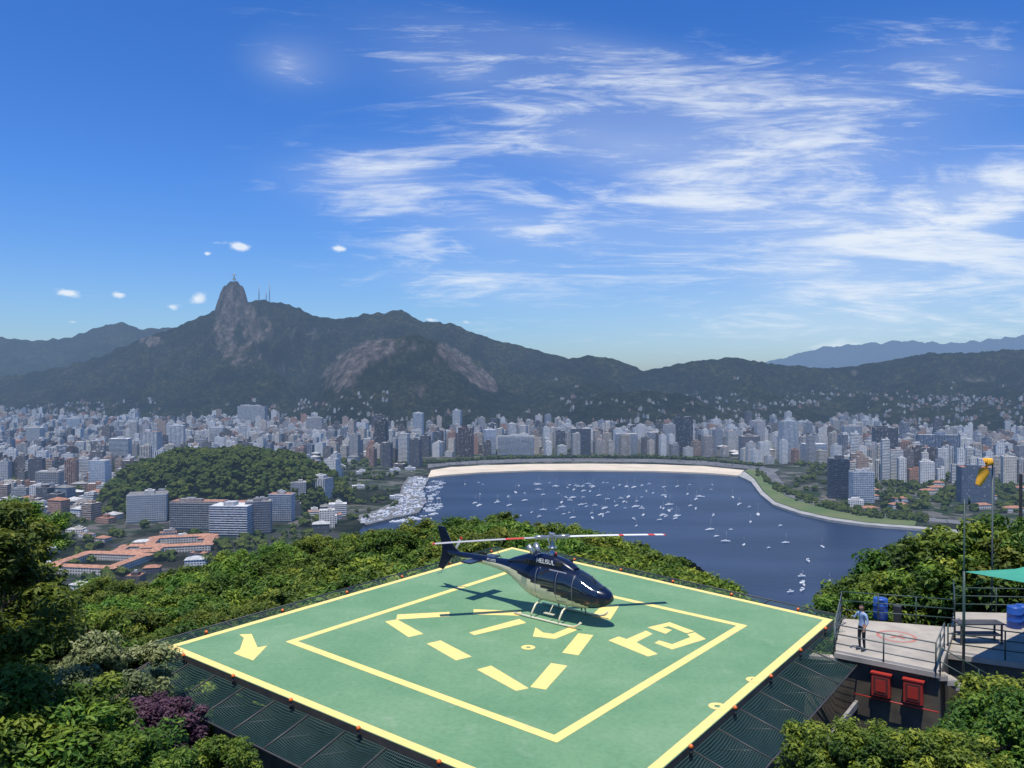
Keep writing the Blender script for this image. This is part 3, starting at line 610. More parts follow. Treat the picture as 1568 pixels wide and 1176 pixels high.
for sg in(-1,1):
    s.tube([ex*.3*sg+Vector((0,0,HZ)),ex*.75*sg+Vector((0,0,HZ))],.09,0,10)
    s.tube([ey*.22*sg+ex*.12*sg+Vector((0,0,2.8)),ey*.24*sg+ex*.25*sg+Vector((0,0,HZ))],.02,0,6)
    s.tube([Vector((0,0,HZ+.1)),ey*.45*sg+Vector((0,0,HZ+.12))],.025,0,6)
    L_=[.6]+[.9+.1*k for k in range(43)];L_=[l for l in L_ if l<5.09]
    rg=[]
    for l in L_:
        zz=HZ-.09*(l/5)**2;w_=.165 if l>.8 else .1
        rg.append([ex*l*sg+ey*w_*a_+Vector((0,0,zz+t_)) for a_,t_ in((1,0),(.5,.022),(-.2,.02),(-1,0),(-.2,-.012),(.5,-.015))])
    def bf(c,sg=sg):
        l=math.hypot(c[0],c[1])
        if sg>0: return 2 if (4.2<l<4.55 or 4.9<l or 2.9<l<3.1) else 1
        return 2 if (4.95<l or 1.2<l<2.0) else 3
    s.grid(rg,1,mf=bf,caps=True)
s.build('main_rotor',[m_alu,m_wht,m_red,pmat('worn_grey_paint',(.4,.39,.38),.4)],heli)
s=MB()
def plate(pts,th_,ax,m=0):
    P=[Vector(p) for p in pts];o_=Vector(ax)*th_/2;n=len(P);s.face([p+o_ for p in P],m);s.face([p-o_ for p in P][::-1],m)
    for i in range(n):s.face([P[i]-o_,P[(i+1)%n]-o_,P[(i+1)%n]+o_,P[i]+o_],m)
plate([(-5.35,0,1.84),(-5.75,0,2.1),(-6.35,0,2.92),(-6.75,0,2.92),(-6.45,0,2.0),(-6.45,0,1.7),(-6.72,0,.95),(-6.4,0,.92),(-5.8,0,1.55),(-5.35,0,1.72)],.07,(0,1,0))
plate([(-3.75,-1.0,1.74),(-3.75,1.0,1.74),(-4.3,1.0,1.74),(-4.3,-1.0,1.74)],.06,(0,0,1))
s.tube([(-6.4,0,.95),(-6.55,0,.72),(-6.8,0,.66)],.02,1,6)
s.build('tail_fins',[m_navy,m_alu],heli)
s=MB();s.tube([(-5.95,0,1.78),(-5.95,.3,1.78)],.05,0,8);a_=1.0
R2_=Matrix.Rotation(-a_,3,'Y')
s.box((-5.95,.3,1.78),(1.65,.02,.13),1,R=R2_)
for sg in(-1,1):s.box(Vector((-5.95,.3,1.78))+R2_@Vector((sg*.76,0,0)),(.14,.026,.134),2,R=R2_)
s.build('tail_rotor',[m_alu,m_wht,m_red],heli)
s=MB()
for sy in(-1,1):
    y=sy*.96;s.tube([(-1.25,y,.05),(-.5,y,.045),(1.3,y,.045),(1.75,y,.07),(2.0,y,.16),(2.13,y,.3)],.045,0,10)
    for x in(-.35,1.05):
        s.tube([(x,y,.06),(x,y*.93,.25),(x,y*.72,.5),(x,y*.35,.64),(x,0,.66)],.042,0,10)
    s.box((.5,sy*.86,.32),(.5,.14,.03),0);s.tube([(.5,sy*.86,.32),(.5,sy*.6,.62)],.02,0,6)
s.build('landing_skids',[m_cream],heli)
s=MB();s.tube([(1.5,0,.62),(1.5,0,.45)],.03,0,6);s.tube([(2.2,0,1.68),(2.0,0,1.95)],.015,0,5)
s.tube([(.2,0,2.5),(.2,0,2.66)],[.06,.03],1,10)
s.tube([(-2.8,0,1.95),(-3.1,0,2.3)],.012,0,5);s.box((-3.9,0,2.0),(.5,.02,.12),0);s.box((2.4,-.2,1.55),(.5,.015,.02),0,.4);s.box((2.4,.2,1.55),(.5,.015,.02),0,-.4)
for sy in(-1,1):s.box((.3,sy*.70,1.2),(.12,.03,.03),0);s.box((1.0,sy*.70,1.2),(.12,.03,.03),0)
s.build('antennas_and_handles',[m_blk,m_red],heli)
def text(t,size,loc,rot,mt,parent,name):
    cu=bpy.data.curves.new(name,'FONT');cu.body=t;cu.size=size;cu.extrude=.003;cu.align_x='CENTER';o=bpy.data.objects.new(name,cu);bpy.context.scene.collection.objects.link(o)
    o.location=loc;o.rotation_euler=rot;o.parent=parent;cu.materials.append(mt);return o
text('HELISUL',.26,(-.05,-.425,2.2),(math.pi/2-.12,0,0),m_wht,heli,'lettering')
text('PT-HTS',.16,(-3.2,-.235,1.8),(math.pi/2-.1,0,0),m_wht,heli,'registration')

# ---------------- right-hand terrace
DZ=214.6
ter2=empty('terrace',(0,0,0))
m_floor=pmat('terrace_floor',(.42,.375,.31),.85,c2=(.30,.27,.23),scale=1.2,bump=.1)
m_wall=pmat('terrace_wall',(.12,.10,.07),.9,c2=(.06,.052,.04),scale=1.5)
a,b2,c3,d4=[on_level(px,py,DZ) for px,py in((1279,1001),(1441,1033),(1464,962),(1290,948))]
s=MB();q=[a,b2,c3,d4];s.face(q,0)
for i in range(4):s.face([q[i]+Vector((0,0,-.18)),q[(i+1)%4]+Vector((0,0,-.18)),q[(i+1)%4],q[i]],0)
e1,e2,e3,e4=[on_level(px,py,DZ-.25) for px,py in((1452,1002),(1660,1030),(1660,942),(1462,938))]
q2=[e1,e2,e3,e4];s.face(q2,0)
for i in range(4):s.face([q2[i]+Vector((0,0,-.2)),q2[(i+1)%4]+Vector((0,0,-.2)),q2[(i+1)%4],q2[i]],0)
s.build('floor_slab',[m_floor],ter2)
s=MB();t=Vector((0,0,-.18));inw=Vector((.1,.15,0));dn=Vector((0,0,-8))
wl=a+Vector((-2.2,.6,-.1))
for p,r_ in((a,b2),(b2,c3),(d4,a),(wl,a)):
    s.face([p+inw+dn,r_+inw+dn,r_+inw+t,p+inw+t],0)
s.box((a+wl)/2+inw+Vector((0,0,-.2)),(2.4,.35,.12),1,math.atan2((a-wl).y,(a-wl).x))
for p,r_ in((e1,e2),):s.face([p+inw+dn,r_+inw+dn,r_+inw+t,p+inw+t],0)
s.build('retaining_wall',[m_wall,m_floor],ter2)
m_rail=pmat('rail_green',(.03,.06,.05),.5)
m_railg=pmat('rail_grey',(.12,.14,.13),.45)
def railing(name,P,m,h=1.05,nr=3,sp_=1.6):
    s=MB()
    for i in range(len(P)-1):
        p,r_=Vector(P[i]),Vector(P[i+1]);l=(r_-p).length;n=max(1,round(l/sp_))
        for k in range(n+1):
            c_=p.lerp(r_,k/n);s.tube([c_,c_+Vector((0,0,h))],.028,0,6)
        for j in range(nr):
            z=Vector((0,0,h*(j+1)/nr));s.tube([p+z,r_+z],.024,0,6)
    return s.build(name,[m])
railing('guard_railing',[a+Vector((.05,.05,0)),b2+Vector((-.1,.05,0)),b2.lerp(c3,.45)+Vector((-.1,0,0))],m_railg)
railing('guard_railing',[on_level(1279,1001,DZ)+Vector((.05,.1,0)),d4],m_railg)
railing('guard_railing',[d4,c3,e4+Vector((0,0,.25))],m_rail,1.15,3)
railing('guard_railing',[e1+Vector((.1,.1,0)),e1.lerp(e2,.9)+Vector((0,.1,0))],m_rail,1.1,3)
railing('guard_railing',[e4,e3],m_rail,1.1,3)
m_cab=pmat('cabinet_glass',(.12,.04,.035),.2);m_cred=pmat('cabinet_red',(.38,.035,.025),.45)
for tt in(.47,.77):
    c_=a.lerp(b2,tt)+Vector((0,0,-.82));rt=math.atan2((b2-a).y,(b2-a).x);e=(b2-a).normalized();o_=Vector((e.y,-e.x,0));s=MB()
    s.box((0,0,0),(.62,.26,.78),0,rt);s.box(o_*.14,(.48,.02,.6),1,rt);s.box(o_*.155,(.34,.015,.42),0,rt);s.box(Vector((0,0,.42)),(.7,.3,.05),0,rt)
    s.build('fire_hose_cabinet',[m_cred,m_cab],loc=c_+o_*.02)
s=MB();e=(b2-a).normalized();o_=Vector((e.y,-e.x,0));z=Vector((0,0,-1.35));s.tube([a.lerp(b2,.2)+z+o_*.05,b2+z+o_*.05],.025,0,8);s.build('fire_water_pipe',[m_cred])
s=MB();st0=b2+Vector((.05,.4,0))
for k in range(9):
    s.box((st0.x+.3*k+.15,st0.y+.45,DZ-.17*(k+1)-.05),(.32,1.5,.17),0);s.box((st0.x+.3*k+.01,st0.y+.45,DZ-.17*(k+1)+.036),(.05,1.5,.02),1)
lx,lz=st0.x+2.9,DZ-.17*9-.1
s.box((lx+.5,st0.y-.4,lz-.1),(1.3,3.2,.18),0)
for k in range(9):
    s.box((lx-.3*k-.3,st0.y-1.3,lz-.17*(k+1)),(.32,1.4,.17),0);s.box((lx-.3*k-.16,st0.y-1.3,lz-.17*(k+1)+.087),(.05,1.4,.02),1)
s.build('concrete_staircase',[m_floor,m_wht])
railing('stair_railing',[(lx+.1,st0.y-2.0,lz),(lx-2.8,st0.y-2.0,lz-1.6)],m_rail,1.0,2)
railing('stair_railing',[(st0.x,st0.y-.35,DZ-.1),(st0.x+2.7,st0.y-.35,lz)],m_rail,1.0,2)
m_blue=pmat('blue_plastic',(.02,.08,.33),.4)
for px,py in((1350,949),(1556,962),(1568,960)):
    p=on_level(px,py,DZ if px<1400 else DZ-.25);s=MB();s.tube([(0,0,0),(0,0,.05),(0,0,.28),(0,0,.3),(0,0,.32),(0,0,.58),(0,0,.6),(0,0,.62),(0,0,.86),(0,0,.9),(0,0,.9)],[.27,.29,.29,.305,.29,.29,.305,.29,.29,.27,.2],0,20);s.build('plastic_barrel',[m_blue],loc=p)
s=MB();p=on_level(1500,985,DZ-.25);s.box(p+Vector((0,0,.8)),(1.8,.6,.05),0);s.box(p+Vector((0,0,.35)),(1.6,.5,.05),0)
for ax_ in(-.8,.8):
    for ay_ in(-1,1):s.box(p+Vector((ax_,ay_*.24,.39)),(.06,.06,.78),0)
s.build('work_bench',[m_dark])
s=MB();c_=on_level(1375,976,DZ)+Vector((0,0,.004))
for k in range(28):
    a1,a2=2*math.pi*k/28,2*math.pi*(k+1)/28;s.face([c_+Vector((math.cos(t_)*r_,math.sin(t_)*r_,0)) for t_,r_ in((a1,.62),(a1,.75),(a2,.75),(a2,.62))])
s.box(c_+Vector((0,0,.001)),(.7,.14,.004),0,.5);s.box(c_+Vector((0,0,.006)),(.14,.7,.004),0,.5)
s.build('floor_marking',[pmat('faded_red_paint',(.42,.17,.13),.8)])
m_aw=pmat('awning_green',(.04,.28,.18),.7,c2=(.05,.32,.2),scale=2)
aw=empty('green_awning');s=MB();ap=at_depth(1640,838,30);ac=[at_depth(1478,876,28.5),at_depth(1610,900,25.5),at_depth(1760,880,29),at_depth(1630,868,35)]
for i in range(4):
    p,r_=ac[i],ac[(i+1)%4];prev=[p.lerp(r_,t_) for t_ in np.linspace(0,1,9)];rg=[prev]
    for f_ in np.linspace(.15,1,7):
        rg.append([q_.lerp(ap,f_)-Vector((0,0,.35*math.sin(f_*math.pi))) for q_ in prev])
    s.grid(rg,0,close=False)
s.build('fabric',[m_aw],aw);s=MB()
for c_ in ac[:1]+ac[3:]:s.tube([Vector((c_.x,c_.y,DZ-.25)),c_],.05,0,8)
s.build('posts',[m_rail],aw)
wp=on_level(1521,905,DZ);wp.z=DZ-2;s=MB();topz=CZ-(700-HY)*wp.y/F
ws=empty('windsock',wp);s.tube([(0,0,0),(0,0,topz-wp.z)],.04,0,8);s.build('pole',[m_railg],ws)
s=MB();T=topz-wp.z-.1;s.tube([(-.05,0,T),(-.22,-.02,T-.1),(-.42,-.05,T-.55),(-.62,-.05,T-1.0),(-.74,-.05,T-1.25)],[.06,.27,.24,.19,.13],0,14,caps=False);s.build('sock',[pmat('orange_fabric',(.85,.42,.03),.8)],ws)
p=on_level(1478,955,DZ);s=MB();s.tube([(0,0,-1),(0,0,5.2)],.035,0,8);s.box((0,0,5.0),(.5,.04,.04),0);s.tube([(.2,0,5),(.2,0,5.35)],[.05,.03],0,8);s.build('signal_mast',[m_rail],loc=p)

# ---------------- person
def person(loc,rz,shirt,trousers,scale=.97):
    root=empty('person',loc,rz)
    J={'pel':(0,0,.95,.125),'sp':(0,.01,1.12,.125),'ch':(0,.0,1.32,.15),'nk':(0,0,1.47,.058),'hd0':(0,-.01,1.54,.055)}
    for sg,n_ in((-1,'r'),(1,'l')):
        J['hip'+n_]=(.095*sg,0,.9,.088);J['kn'+n_]=(.11*sg,-.02,.50,.06);J['an'+n_]=(.115*sg,.02,.10,.043);J['to'+n_]=(.13*sg,-.17,.04,.035)
        J['sh'+n_]=(.19*sg,0,1.41,.06)
    J['elr']=(-.30,-.08,1.18,.042);J['wrr']=(-.16,-.28,1.28,.030);J['ell']=(.27,.02,1.14,.042);J['wrl']=(.25,-.12,.92,.030)
    E=[('pel','sp'),('sp','ch'),('ch','nk'),('nk','hd0')]
    for n_ in'rl':E+=[('pel','hip'+n_),('hip'+n_,'kn'+n_),('kn'+n_,'an'+n_),('an'+n_,'to'+n_),('ch','sh'+n_),('sh'+n_,'el'+n_),('el'+n_,'wr'+n_)]
    for n_ in'rl':
        w_=Vector(J['wr'+n_][:3]);el=Vector(J['el'+n_][:3]);d_=(w_-el).normalized();sd=d_.cross(Vector((0,0,1)));sd=sd.normalized()
        pm=w_+d_*.07;J['pm'+n_]=(*pm,.026);E.append(('wr'+n_,'pm'+n_))
        for k in range(4):
            f1=pm+sd*(k-1.5)*.021+d_*.045;f2=f1+d_*.035+Vector((0,0,-.012));J[f'f{k}a'+n_]=(*f1,.0095);J[f'f{k}b'+n_]=(*f2,.008);E+=[('pm'+n_,f'f{k}a'+n_),(f'f{k}a'+n_,f'f{k}b'+n_)]
        tb=w_+d_*.03+sd*.045;J['th'+n_]=(*tb,.010);J['ti'+n_]=(*(tb+d_*.03+sd*.01),.009);E+=[('wr'+n_,'th'+n_),('th'+n_,'ti'+n_)]
    K=list(J);me=bpy.data.meshes.new('body');me.from_pydata([J[k][:3] for k in K],[(K.index(a_),K.index(b_)) for a_,b_ in E],[])
    o=bpy.data.objects.new('body',me);bpy.context.scene.collection.objects.link(o)
    o.modifiers.new('s','SKIN')
    for i,k in enumerate(K):
        me.skin_vertices[0].data[i].radius=(J[k][3],J[k][3]*(.72 if k in('pel','sp','ch') else 1));me.skin_vertices[0].data[i].use_root=(k=='pel')
    sd_=o.modifiers.new('d','SUBSURF');sd_.levels=sd_.render_levels=1
    dg=bpy.context.evaluated_depsgraph_get();nm=bpy.data.meshes.new_from_object(o.evaluated_get(dg));o.modifiers.clear();o.data=nm
    for mt in(shirt,trousers,m_skin,m_blk):nm.materials.append(mt)
    wr=[Vector(J['wrr'][:3]),Vector(J['wrl'][:3])];els=[Vector(J['elr'][:3]),Vector(J['ell'][:3])]
    for f in nm.polygons:
        c_=f.center;m=0
        if c_.z<.95:m=1
        if c_.z<.1:m=3
        if c_.z>1.47:m=2
        for w_,e_ in zip(wr,els):
            if (c_-w_).length<.2 and (c_-w_).length<(c_-e_).length+.02 and abs(c_.x)>.12:m=2
        f.material_index=m;f.use_smooth=True
    o.parent=root
    bm=bmesh.new();bmesh.ops.create_uvsphere(bm,u_segments=24,v_segments=18,radius=1)
    for v in bm.verts:
        x,y,z=v.co;v.co=Vector((x*.076*(1-.18*max(0,-z)),y*.095,z*.118))
        if y<-.9 and abs(x)<.25 and -.25<z<.1:v.co.y-=.02
        if abs(x)>.95 and abs(z)<.25:v.co.x*=1.12
    hm=bpy.data.meshes.new('head');bm.to_mesh(hm);bm.free();hm.materials.append(m_skin);hm.materials.append(m_hair)
    for f in hm.polygons:
        f.use_smooth=True;c_=f.center
        if c_.z>.055 or (c_.y>.01 and c_.z>-.04):f.material_index=1
        elif c_.y<-.08 and abs(c_.z-.01)<.012 and .018<abs(c_.x)<.045:f.material_index=1
    ho=bpy.data.objects.new('head',hm);bpy.context.scene.collection.objects.link(ho);ho.parent=root;ho.location=(0,-.02,1.63)
    root.scale=(scale,)*3
m_skin=pmat('skin',(.38,.2,.13),.6);m_hair=pmat('hair',(.02,.015,.012),.7)
pp=on_level(1326,1001,DZ)+Vector((0,.25,0));person(pp,-1.2,pmat('blue_shirt',(.28,.38,.55),.85),pmat('dark_trousers',(.015,.017,.025),.9),1.0)

# ---------------- trees
def leafmat(name,dark,mid,light,tr=.3):
    global N,L
    m,nt,N,L,b=nmat(name);at=nd('ShaderNodeAttribute',attribute_name='lv');oi=nd('ShaderNodeObjectInfo')
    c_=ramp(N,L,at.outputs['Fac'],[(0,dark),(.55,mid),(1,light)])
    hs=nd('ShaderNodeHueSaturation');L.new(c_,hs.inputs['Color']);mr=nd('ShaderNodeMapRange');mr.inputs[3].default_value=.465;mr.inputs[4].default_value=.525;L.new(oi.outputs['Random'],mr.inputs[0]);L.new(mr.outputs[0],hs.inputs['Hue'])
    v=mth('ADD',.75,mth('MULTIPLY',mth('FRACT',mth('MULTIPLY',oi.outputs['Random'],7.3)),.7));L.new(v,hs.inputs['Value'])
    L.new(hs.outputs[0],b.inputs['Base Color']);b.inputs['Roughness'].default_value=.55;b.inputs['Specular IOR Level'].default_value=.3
    tl=nd('ShaderNodeBsdfTranslucent');g=nd('ShaderNodeGamma');g.inputs[1].default_value=.85;L.new(hs.outputs[0],g.inputs[0]);L.new(g.outputs[0],tl.inputs[0]);mx=nd('ShaderNodeMixShader');mx.inputs[0].default_value=tr
    L.new(b.outputs[0],mx.inputs[1]);L.new(tl.outputs[0],mx.inputs[2]);L.new(mx.outputs[0],N['Material Output'].inputs[0]);return m
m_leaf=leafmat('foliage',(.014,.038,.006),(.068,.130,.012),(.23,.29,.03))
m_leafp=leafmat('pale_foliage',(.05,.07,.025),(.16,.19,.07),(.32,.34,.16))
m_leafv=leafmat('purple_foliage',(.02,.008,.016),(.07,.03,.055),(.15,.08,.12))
m_bark=pmat('bark',(.10,.075,.05),.9,c2=(.16,.13,.10),scale=6,bump=.4)
def treemesh(name,seed,H,R,nc,per,ls,mat_,low=.3,rc=.95,asp=.55):
    r=np.random.default_rng(seed);s=MB();tp_=(r.uniform(-.3,.3),r.uniform(-.3,.3),H*.5)
    s.tube([(0,0,-22),(0,0,-8),(0.05,0,H*.15),tp_,(tp_[0]*1.6,tp_[1],H*.75)],[H*.04,H*.034,H*.024,H*.016,H*.006],1,8)
    C=[]
    while len(C)<nc:
        p=r.uniform(-1,1,3);q=np.linalg.norm(p)
        if q>1 or q<.45:continue
        if p[2]<-.5 and r.random()<.6:continue
        w=1+.28*math.sin(3*math.atan2(p[1],p[0])+seed)
        C.append((p[0]*R*w,p[1]*R*w,H*(1+low)/2+p[2]*H*(1-low)/2*.92))
    for c_ in C[:14]:
        t0=r.uniform(.25,.6);b0=Vector((0.05,0,H*t0));c0=Vector(c_);md=b0.lerp(c0,.5)+Vector((0,0,.1*H*r.uniform(-.3,.6)));s.tube([b0,md,c0],[H*.012,H*.007,H*.003],1,5)
    TV=np.array(s.v);TF=np.array([f for f in s.f if len(f)==4])
    C=np.array(C);n=nc*per;ci=np.repeat(np.arange(nc),per);rcs=rc*r.uniform(.65,1.3,nc)
    d=r.normal(size=(n,3));d/=np.linalg.norm(d,axis=1)[:,None];rad_=r.random(n)**.45
    P=C[ci]+d*(rad_*rcs[ci])[:,None]*np.array([1,1,asp*1.3])
    nn=d*.7+np.array([0,0,.75])+r.normal(size=(n,3))*.45;nn/=np.linalg.norm(nn,axis=1)[:,None]
    t=np.cross(nn,r.normal(size=(n,3)));t/=np.linalg.norm(t,axis=1)[:,None];b_=np.cross(nn,t);l=(ls*r.uniform(.6,1.35,n))[:,None]
    LV=np.stack([P-t*l,P-b_*l*.42+nn*l*.1,P+t*l,P+b_*l*.42+nn*l*.1],1).reshape(-1,3)
    LF=np.arange(n*4).reshape(-1,4)+len(TV)
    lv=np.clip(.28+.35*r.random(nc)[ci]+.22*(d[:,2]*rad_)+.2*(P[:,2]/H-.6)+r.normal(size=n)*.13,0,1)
    V_=np.concatenate([TV,LV]);F_=np.concatenate([TF,LF])
    me=npmesh(name,V_,F_,[mat_,m_bark],False,[('lv','FACE',np.concatenate([np.zeros(len(TF)),lv]))],link=False)
    mi=np.zeros(len(F_),np.int32);mi[:len(TF)]=1
    if len(me.polygons)==len(mi):me.polygons.foreach_set('material_index',mi)
    return me
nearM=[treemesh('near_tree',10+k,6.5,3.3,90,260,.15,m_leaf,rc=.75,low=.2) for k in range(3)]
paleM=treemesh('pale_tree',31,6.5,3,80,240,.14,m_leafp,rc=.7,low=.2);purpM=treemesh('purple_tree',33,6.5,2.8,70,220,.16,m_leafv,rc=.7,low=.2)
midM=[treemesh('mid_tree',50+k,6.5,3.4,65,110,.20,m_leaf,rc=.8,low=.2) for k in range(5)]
def tree(me,px,py,d,name='broadleaf_tree',sw=1.0):
    p=at_depth(px,py,d);g=float(height(np.array([p.x]),np.array([p.y]))[0])
    if p.z<g+1.5:p.z=g+1.5+random.random()
    o=bpy.data.objects.new(name,me);bpy.context.scene.collection.objects.link(o)
    o.location=(p.x,p.y,p.z-6.3*sw);o.scale=(sw,sw,sw*random.uniform(.95,1.0));o.rotation_euler[2]=random.uniform(0,6.28)
def inpad(x,y,mg):
    O=off(cor,-mg);return bool(inpoly(np.array([x]),np.array([y]),[(c_.x,c_.y) for c_ in O])[0])
line_x=[-300,0,60,100,240,320,400,500,620,700,780,850,900,950,1000,1100,1165,1210,1270,1290,1330,1400,1470,1568,1900]
line_y=[880,890,905,900,868,855,832,815,797,790,783,800,812,820,838,868,905,935,940,905,885,812,805,790,780]
rr=random.Random(3)
for d in(46,51,57,64,72,81,91,102):
    step=3.3 if d<70 else 4.0
    x=-d*.95
    while x<d*.95:
        xx=x+rr.uniform(-1,1);px=xx/d*F+CX;yy=d+rr.uniform(-2.5,2.5)
        ly=float(np.interp(px,line_x,line_y));py=ly+(88-min(d,88))*(1.9 if px<700 else .6)+rr.uniform(-4,22)
        if not inpad(xx,yy,3.6) and not(1175<px<1290 and d>46) and not (px>1270 and yy<44) and not(px>1050 and d>75):
            tree(rr.choice(midM),px,py,yy,sw=rr.uniform(.75,1.15))
        x+=step
for d in(18,21,24,27,30,33,36,40,44):
    x=-d*.8
    while x<-5:
        xx=x+rr.uniform(-.6,.6);px=xx/d*F+CX;lim=70 if d<26 else(120 if d<31 else 1000)
        if px<lim and not inpad(xx,d,3.2):
            py=float(np.interp(d,[18,28,36,44],[1130,1035,975,930]))+rr.uniform(-15,30)
            tree(rr.choice(nearM),px,py,d,sw=rr.uniform(.5,.62) if d<34 else .72)
        x+=2.3
for (me,px,py,d,sw,nm) in((nearM[1],-35,765,15,.42,'broadleaf_tree'),(nearM[2],20,770,21,.32,'broadleaf_tree'),(nearM[0],-10,850,18,.55,'broadleaf_tree'),(nearM[2],30,905,26,.7,'broadleaf_tree'),(nearM[0],95,935,30,.65,'broadleaf_tree'),(paleM,150,972,25,.62,'pale_flowering_tree'),(paleM,120,1020,22,.5,'pale_flowering_tree'),(purpM,236,1066,19.5,.36,'purple_leaf_tree'),
    (nearM[1],20,1030,15,.5,'broadleaf_tree'),(nearM[0],110,1090,15,.45,'broadleaf_tree'),(nearM[1],185,1130,14.5,.34,'broadleaf_tree'),(nearM[2],330,1142,15.5,.28,'broadleaf_tree'),
    (nearM[0],1300,1112,17,.35,'broadleaf_tree'),(nearM[1],1380,1124,16,.35,'broadleaf_tree'),(nearM[2],1550,1064,17,.42,'broadleaf_tree'),(nearM[0],1600,1045,19,.5,'broadleaf_tree'),(nearM[1],1465,1132,15,.32,'broadleaf_tree'),
    (midM[0],1440,808,47,1.0,'broadleaf_tree'),(midM[1],1400,832,50,1.0,'broadleaf_tree'),(midM[2],1500,800,45,1.0,'broadleaf_tree'),(midM[3],1560,785,44,1.0,'broadleaf_tree'),(midM[1],1345,880,46,.8,'broadleaf_tree'),(midM[4],1312,910,43,.6,'broadleaf_tree'),(midM[0],1590,830,41,1.0,'broadleaf_tree'),(midM[2],1380,870,46,.9,'broadleaf_tree'),(midM[3],1450,860,44,.9,'broadleaf_tree'),(midM[4],1520,850,42,.9,'broadleaf_tree'),(midM[1],1250,955,41,.5,'broadleaf_tree')):
    tree(me,px,py,d,nm,sw)

# ---------------- world, sun, camera
EL=math.radians(75);AZ=math.radians(195)
W=bpy.data.worlds.new('World');bpy.context.scene.world=W;W.use_nodes=True;nt=W.node_tree;N=nt.nodes;L=nt.links
bg=N['Background'];sky=nd('ShaderNodeTexSky');sky.sky_type='NISHITA';sky.sun_disc=False;sky.sun_elevation=EL;sky.sun_rotation=AZ;sky.altitude=225;sky.air_density=1.0;sky.dust_density=.6;sky.ozone_density=3.
tc=nd('ShaderNodeTexCoord');sp=nd('ShaderNodeSeparateXYZ');L.new(tc.outputs['Generated'],sp.inputs[0])
yy=mth('MAXIMUM',sp.outputs[1],.08);uu=mth('DIVIDE',sp.outputs[0],yy);vv=mth('DIVIDE',sp.outputs[2],yy);cb=nd('ShaderNodeCombineXYZ');L.new(uu,cb.inputs[0]);L.new(vv,cb.inputs[1])
def blobs(lst):
    acc=0.0
    for (px,py,rx,ry,an,st) in lst:
        m=nd('ShaderNodeMapping');m.vector_type='TEXTURE';m.inputs['Location'].default_value=((px-CX)/F,-(py-HY)/F,0);m.inputs['Rotation'].default_value=(0,0,math.radians(an));m.inputs['Scale'].default_value=(rx/F,ry/F,1);L.new(cb.outputs[0],m.inputs[0])
        g=nd('ShaderNodeTexGradient');g.gradient_type='QUADRATIC_SPHERE';L.new(m.outputs[0],g.inputs[0]);acc=mth('MULTIPLY_ADD',g.outputs['Fac'],st,acc)
    return acc
cir=blobs([(440,100,150,90,-10,1.5),(700,110,420,130,-10,1.2),(900,70,700,80,-8,1.0),(1100,145,520,90,-6,1.8),(1450,110,400,150,-3,1.7),(950,222,480,120,-3,1.9),(560,270,330,100,0,1.7),(780,350,480,110,-4,1.5),(1150,330,560,140,-3,1.6),(1450,320,380,100,20,1.8),(1400,420,820,260,3,2.2),(720,432,420,80,-4,1.3),(1200,500,900,130,0,1.4),(1300,235,600,140,-3,1.6)])
puf=blobs([(368,378,34,15,-8,1.6),(521,381,26,11,-5,1.4),(318,389,14,8,0,1.0),(105,449,48,14,-5,1.2),(182,451,32,11,-4,1.1),(268,470,34,16,0,.8),(303,457,36,18,15,.9),(112,493,20,8,0,.8),(662,490,34,9,-4,.9),(715,493,30,9,-10,.6),(330,372,50,7,0,.5)])
def noi(sx,sy,rot,dt,dist,rough=.6):
    m=nd('ShaderNodeMapping');m.inputs['Scale'].default_value=(sx,sy,1);m.inputs['Rotation'].default_value=(0,0,rot);L.new(cb.outputs[0],m.inputs[0]);n=nd('ShaderNodeTexNoise',Scale=1.,Detail=dt,Roughness=rough,Distortion=dist);L.new(m.outputs[0],n.inputs['Vector']);return n.outputs['Fac']
nA=noi(3.2,19,.09,10.,1.3,.62);nB=noi(11,95,.03,8.,.8,.7);nC=noi(1.6,4.5,-.2,5.,.6,.55)
st=mth('ADD',mth('ADD',mth('MULTIPLY',nA,.55),mth('MULTIPLY',nB,.25)),mth('MULTIPLY',nC,.20))
def ss(v,lo,hi,a=0.,b_=1.):
    m=nd('ShaderNodeMapRange');m.interpolation_type='SMOOTHSTEP';m.inputs[1].default_value=lo;m.inputs[2].default_value=hi;m.inputs[3].default_value=a;m.inputs[4].default_value=b_;L.new(v,m.inputs[0]);return m.outputs[0]
cm=mth('MINIMUM',cir,1.7)
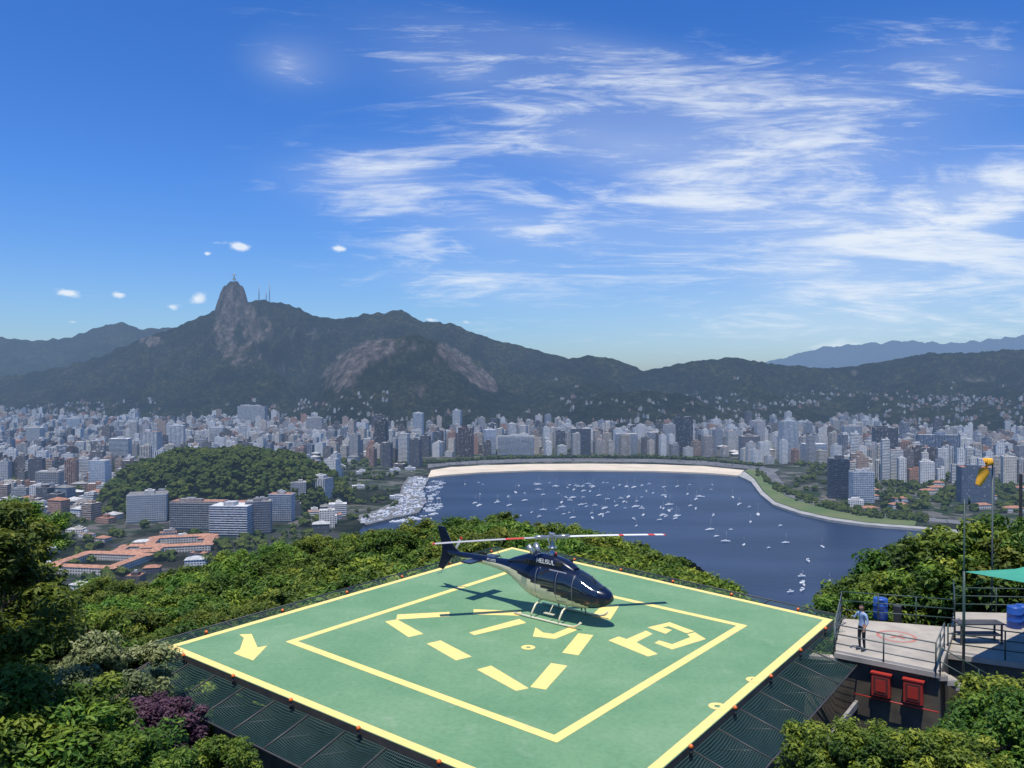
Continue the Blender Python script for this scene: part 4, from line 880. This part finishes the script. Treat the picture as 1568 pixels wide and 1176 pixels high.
cl=mth('MULTIPLY',ss(mth('ADD',st,mth('MULTIPLY',mth('SUBTRACT',cm,1.0),.055)),.47,.64),mth('MULTIPLY',mth('MINIMUM',mth('MULTIPLY',cm,1.3),1.),.62))
veil=mth('MULTIPLY',ss(cir,0.,2.6),mth('MULTIPLY',nC,.62))
pn=noi(45,80,0,6.,.3);pf=mth('MULTIPLY',ss(mth('ADD',puf,mth('MULTIPLY',mth('SUBTRACT',pn,.5),1.4)),.25,.9),mth('MINIMUM',mth('MULTIPLY',puf,3.),1.))
tot=mth('MINIMUM',mth('ADD',mth('ADD',cl,veil),mth('MULTIPLY',pf,.85)),.9)
front=mth('GREATER_THAN',sp.outputs[1],.08);tot=mth('MULTIPLY',tot,front)
tc2=ramp(N,L,sp.outputs[2],[(.0,(.72,.93,1.25)),(.08,(.66,.93,1.32)),(.22,(.45,.86,1.50)),(.42,(.33,.80,1.50))])
tint=N.new('ShaderNodeMix');tint.data_type='RGBA';tint.blend_type='MULTIPLY';tint.inputs[0].default_value=1;L.new(sky.outputs[0],tint.inputs[6]);L.new(tc2,tint.inputs[7])
L.new(mixc(N,L,tot,tint.outputs[2],(8.0,8.6,9.3)),bg.inputs['Color']);bg.inputs['Strength'].default_value=.105
sl=bpy.data.lights.new('sun','SUN');sl.energy=5.0;sl.angle=math.radians(.5);sl.color=(1,.95,.86);so=bpy.data.objects.new('sun',sl);bpy.context.scene.collection.objects.link(so)
dirv=Vector((math.sin(AZ)*math.cos(EL),math.cos(AZ)*math.cos(EL),math.sin(EL)));so.rotation_euler=dirv.to_track_quat('Z','Y').to_euler()
cam=bpy.data.cameras.new('camera');cam.sensor_width=36;cam.lens=36*F/1568;cam.clip_start=.3;cam.clip_end=120000;co=bpy.data.objects.new('camera',cam);bpy.context.scene.collection.objects.link(co);co.location=(0,0,CZ);co.rotation_euler=(math.radians(90)-math.atan(13/F),0,0)
sc=bpy.context.scene;sc.camera=co;sc.view_settings.view_transform='Standard';sc.view_settings.look='None';sc.view_settings.exposure=0
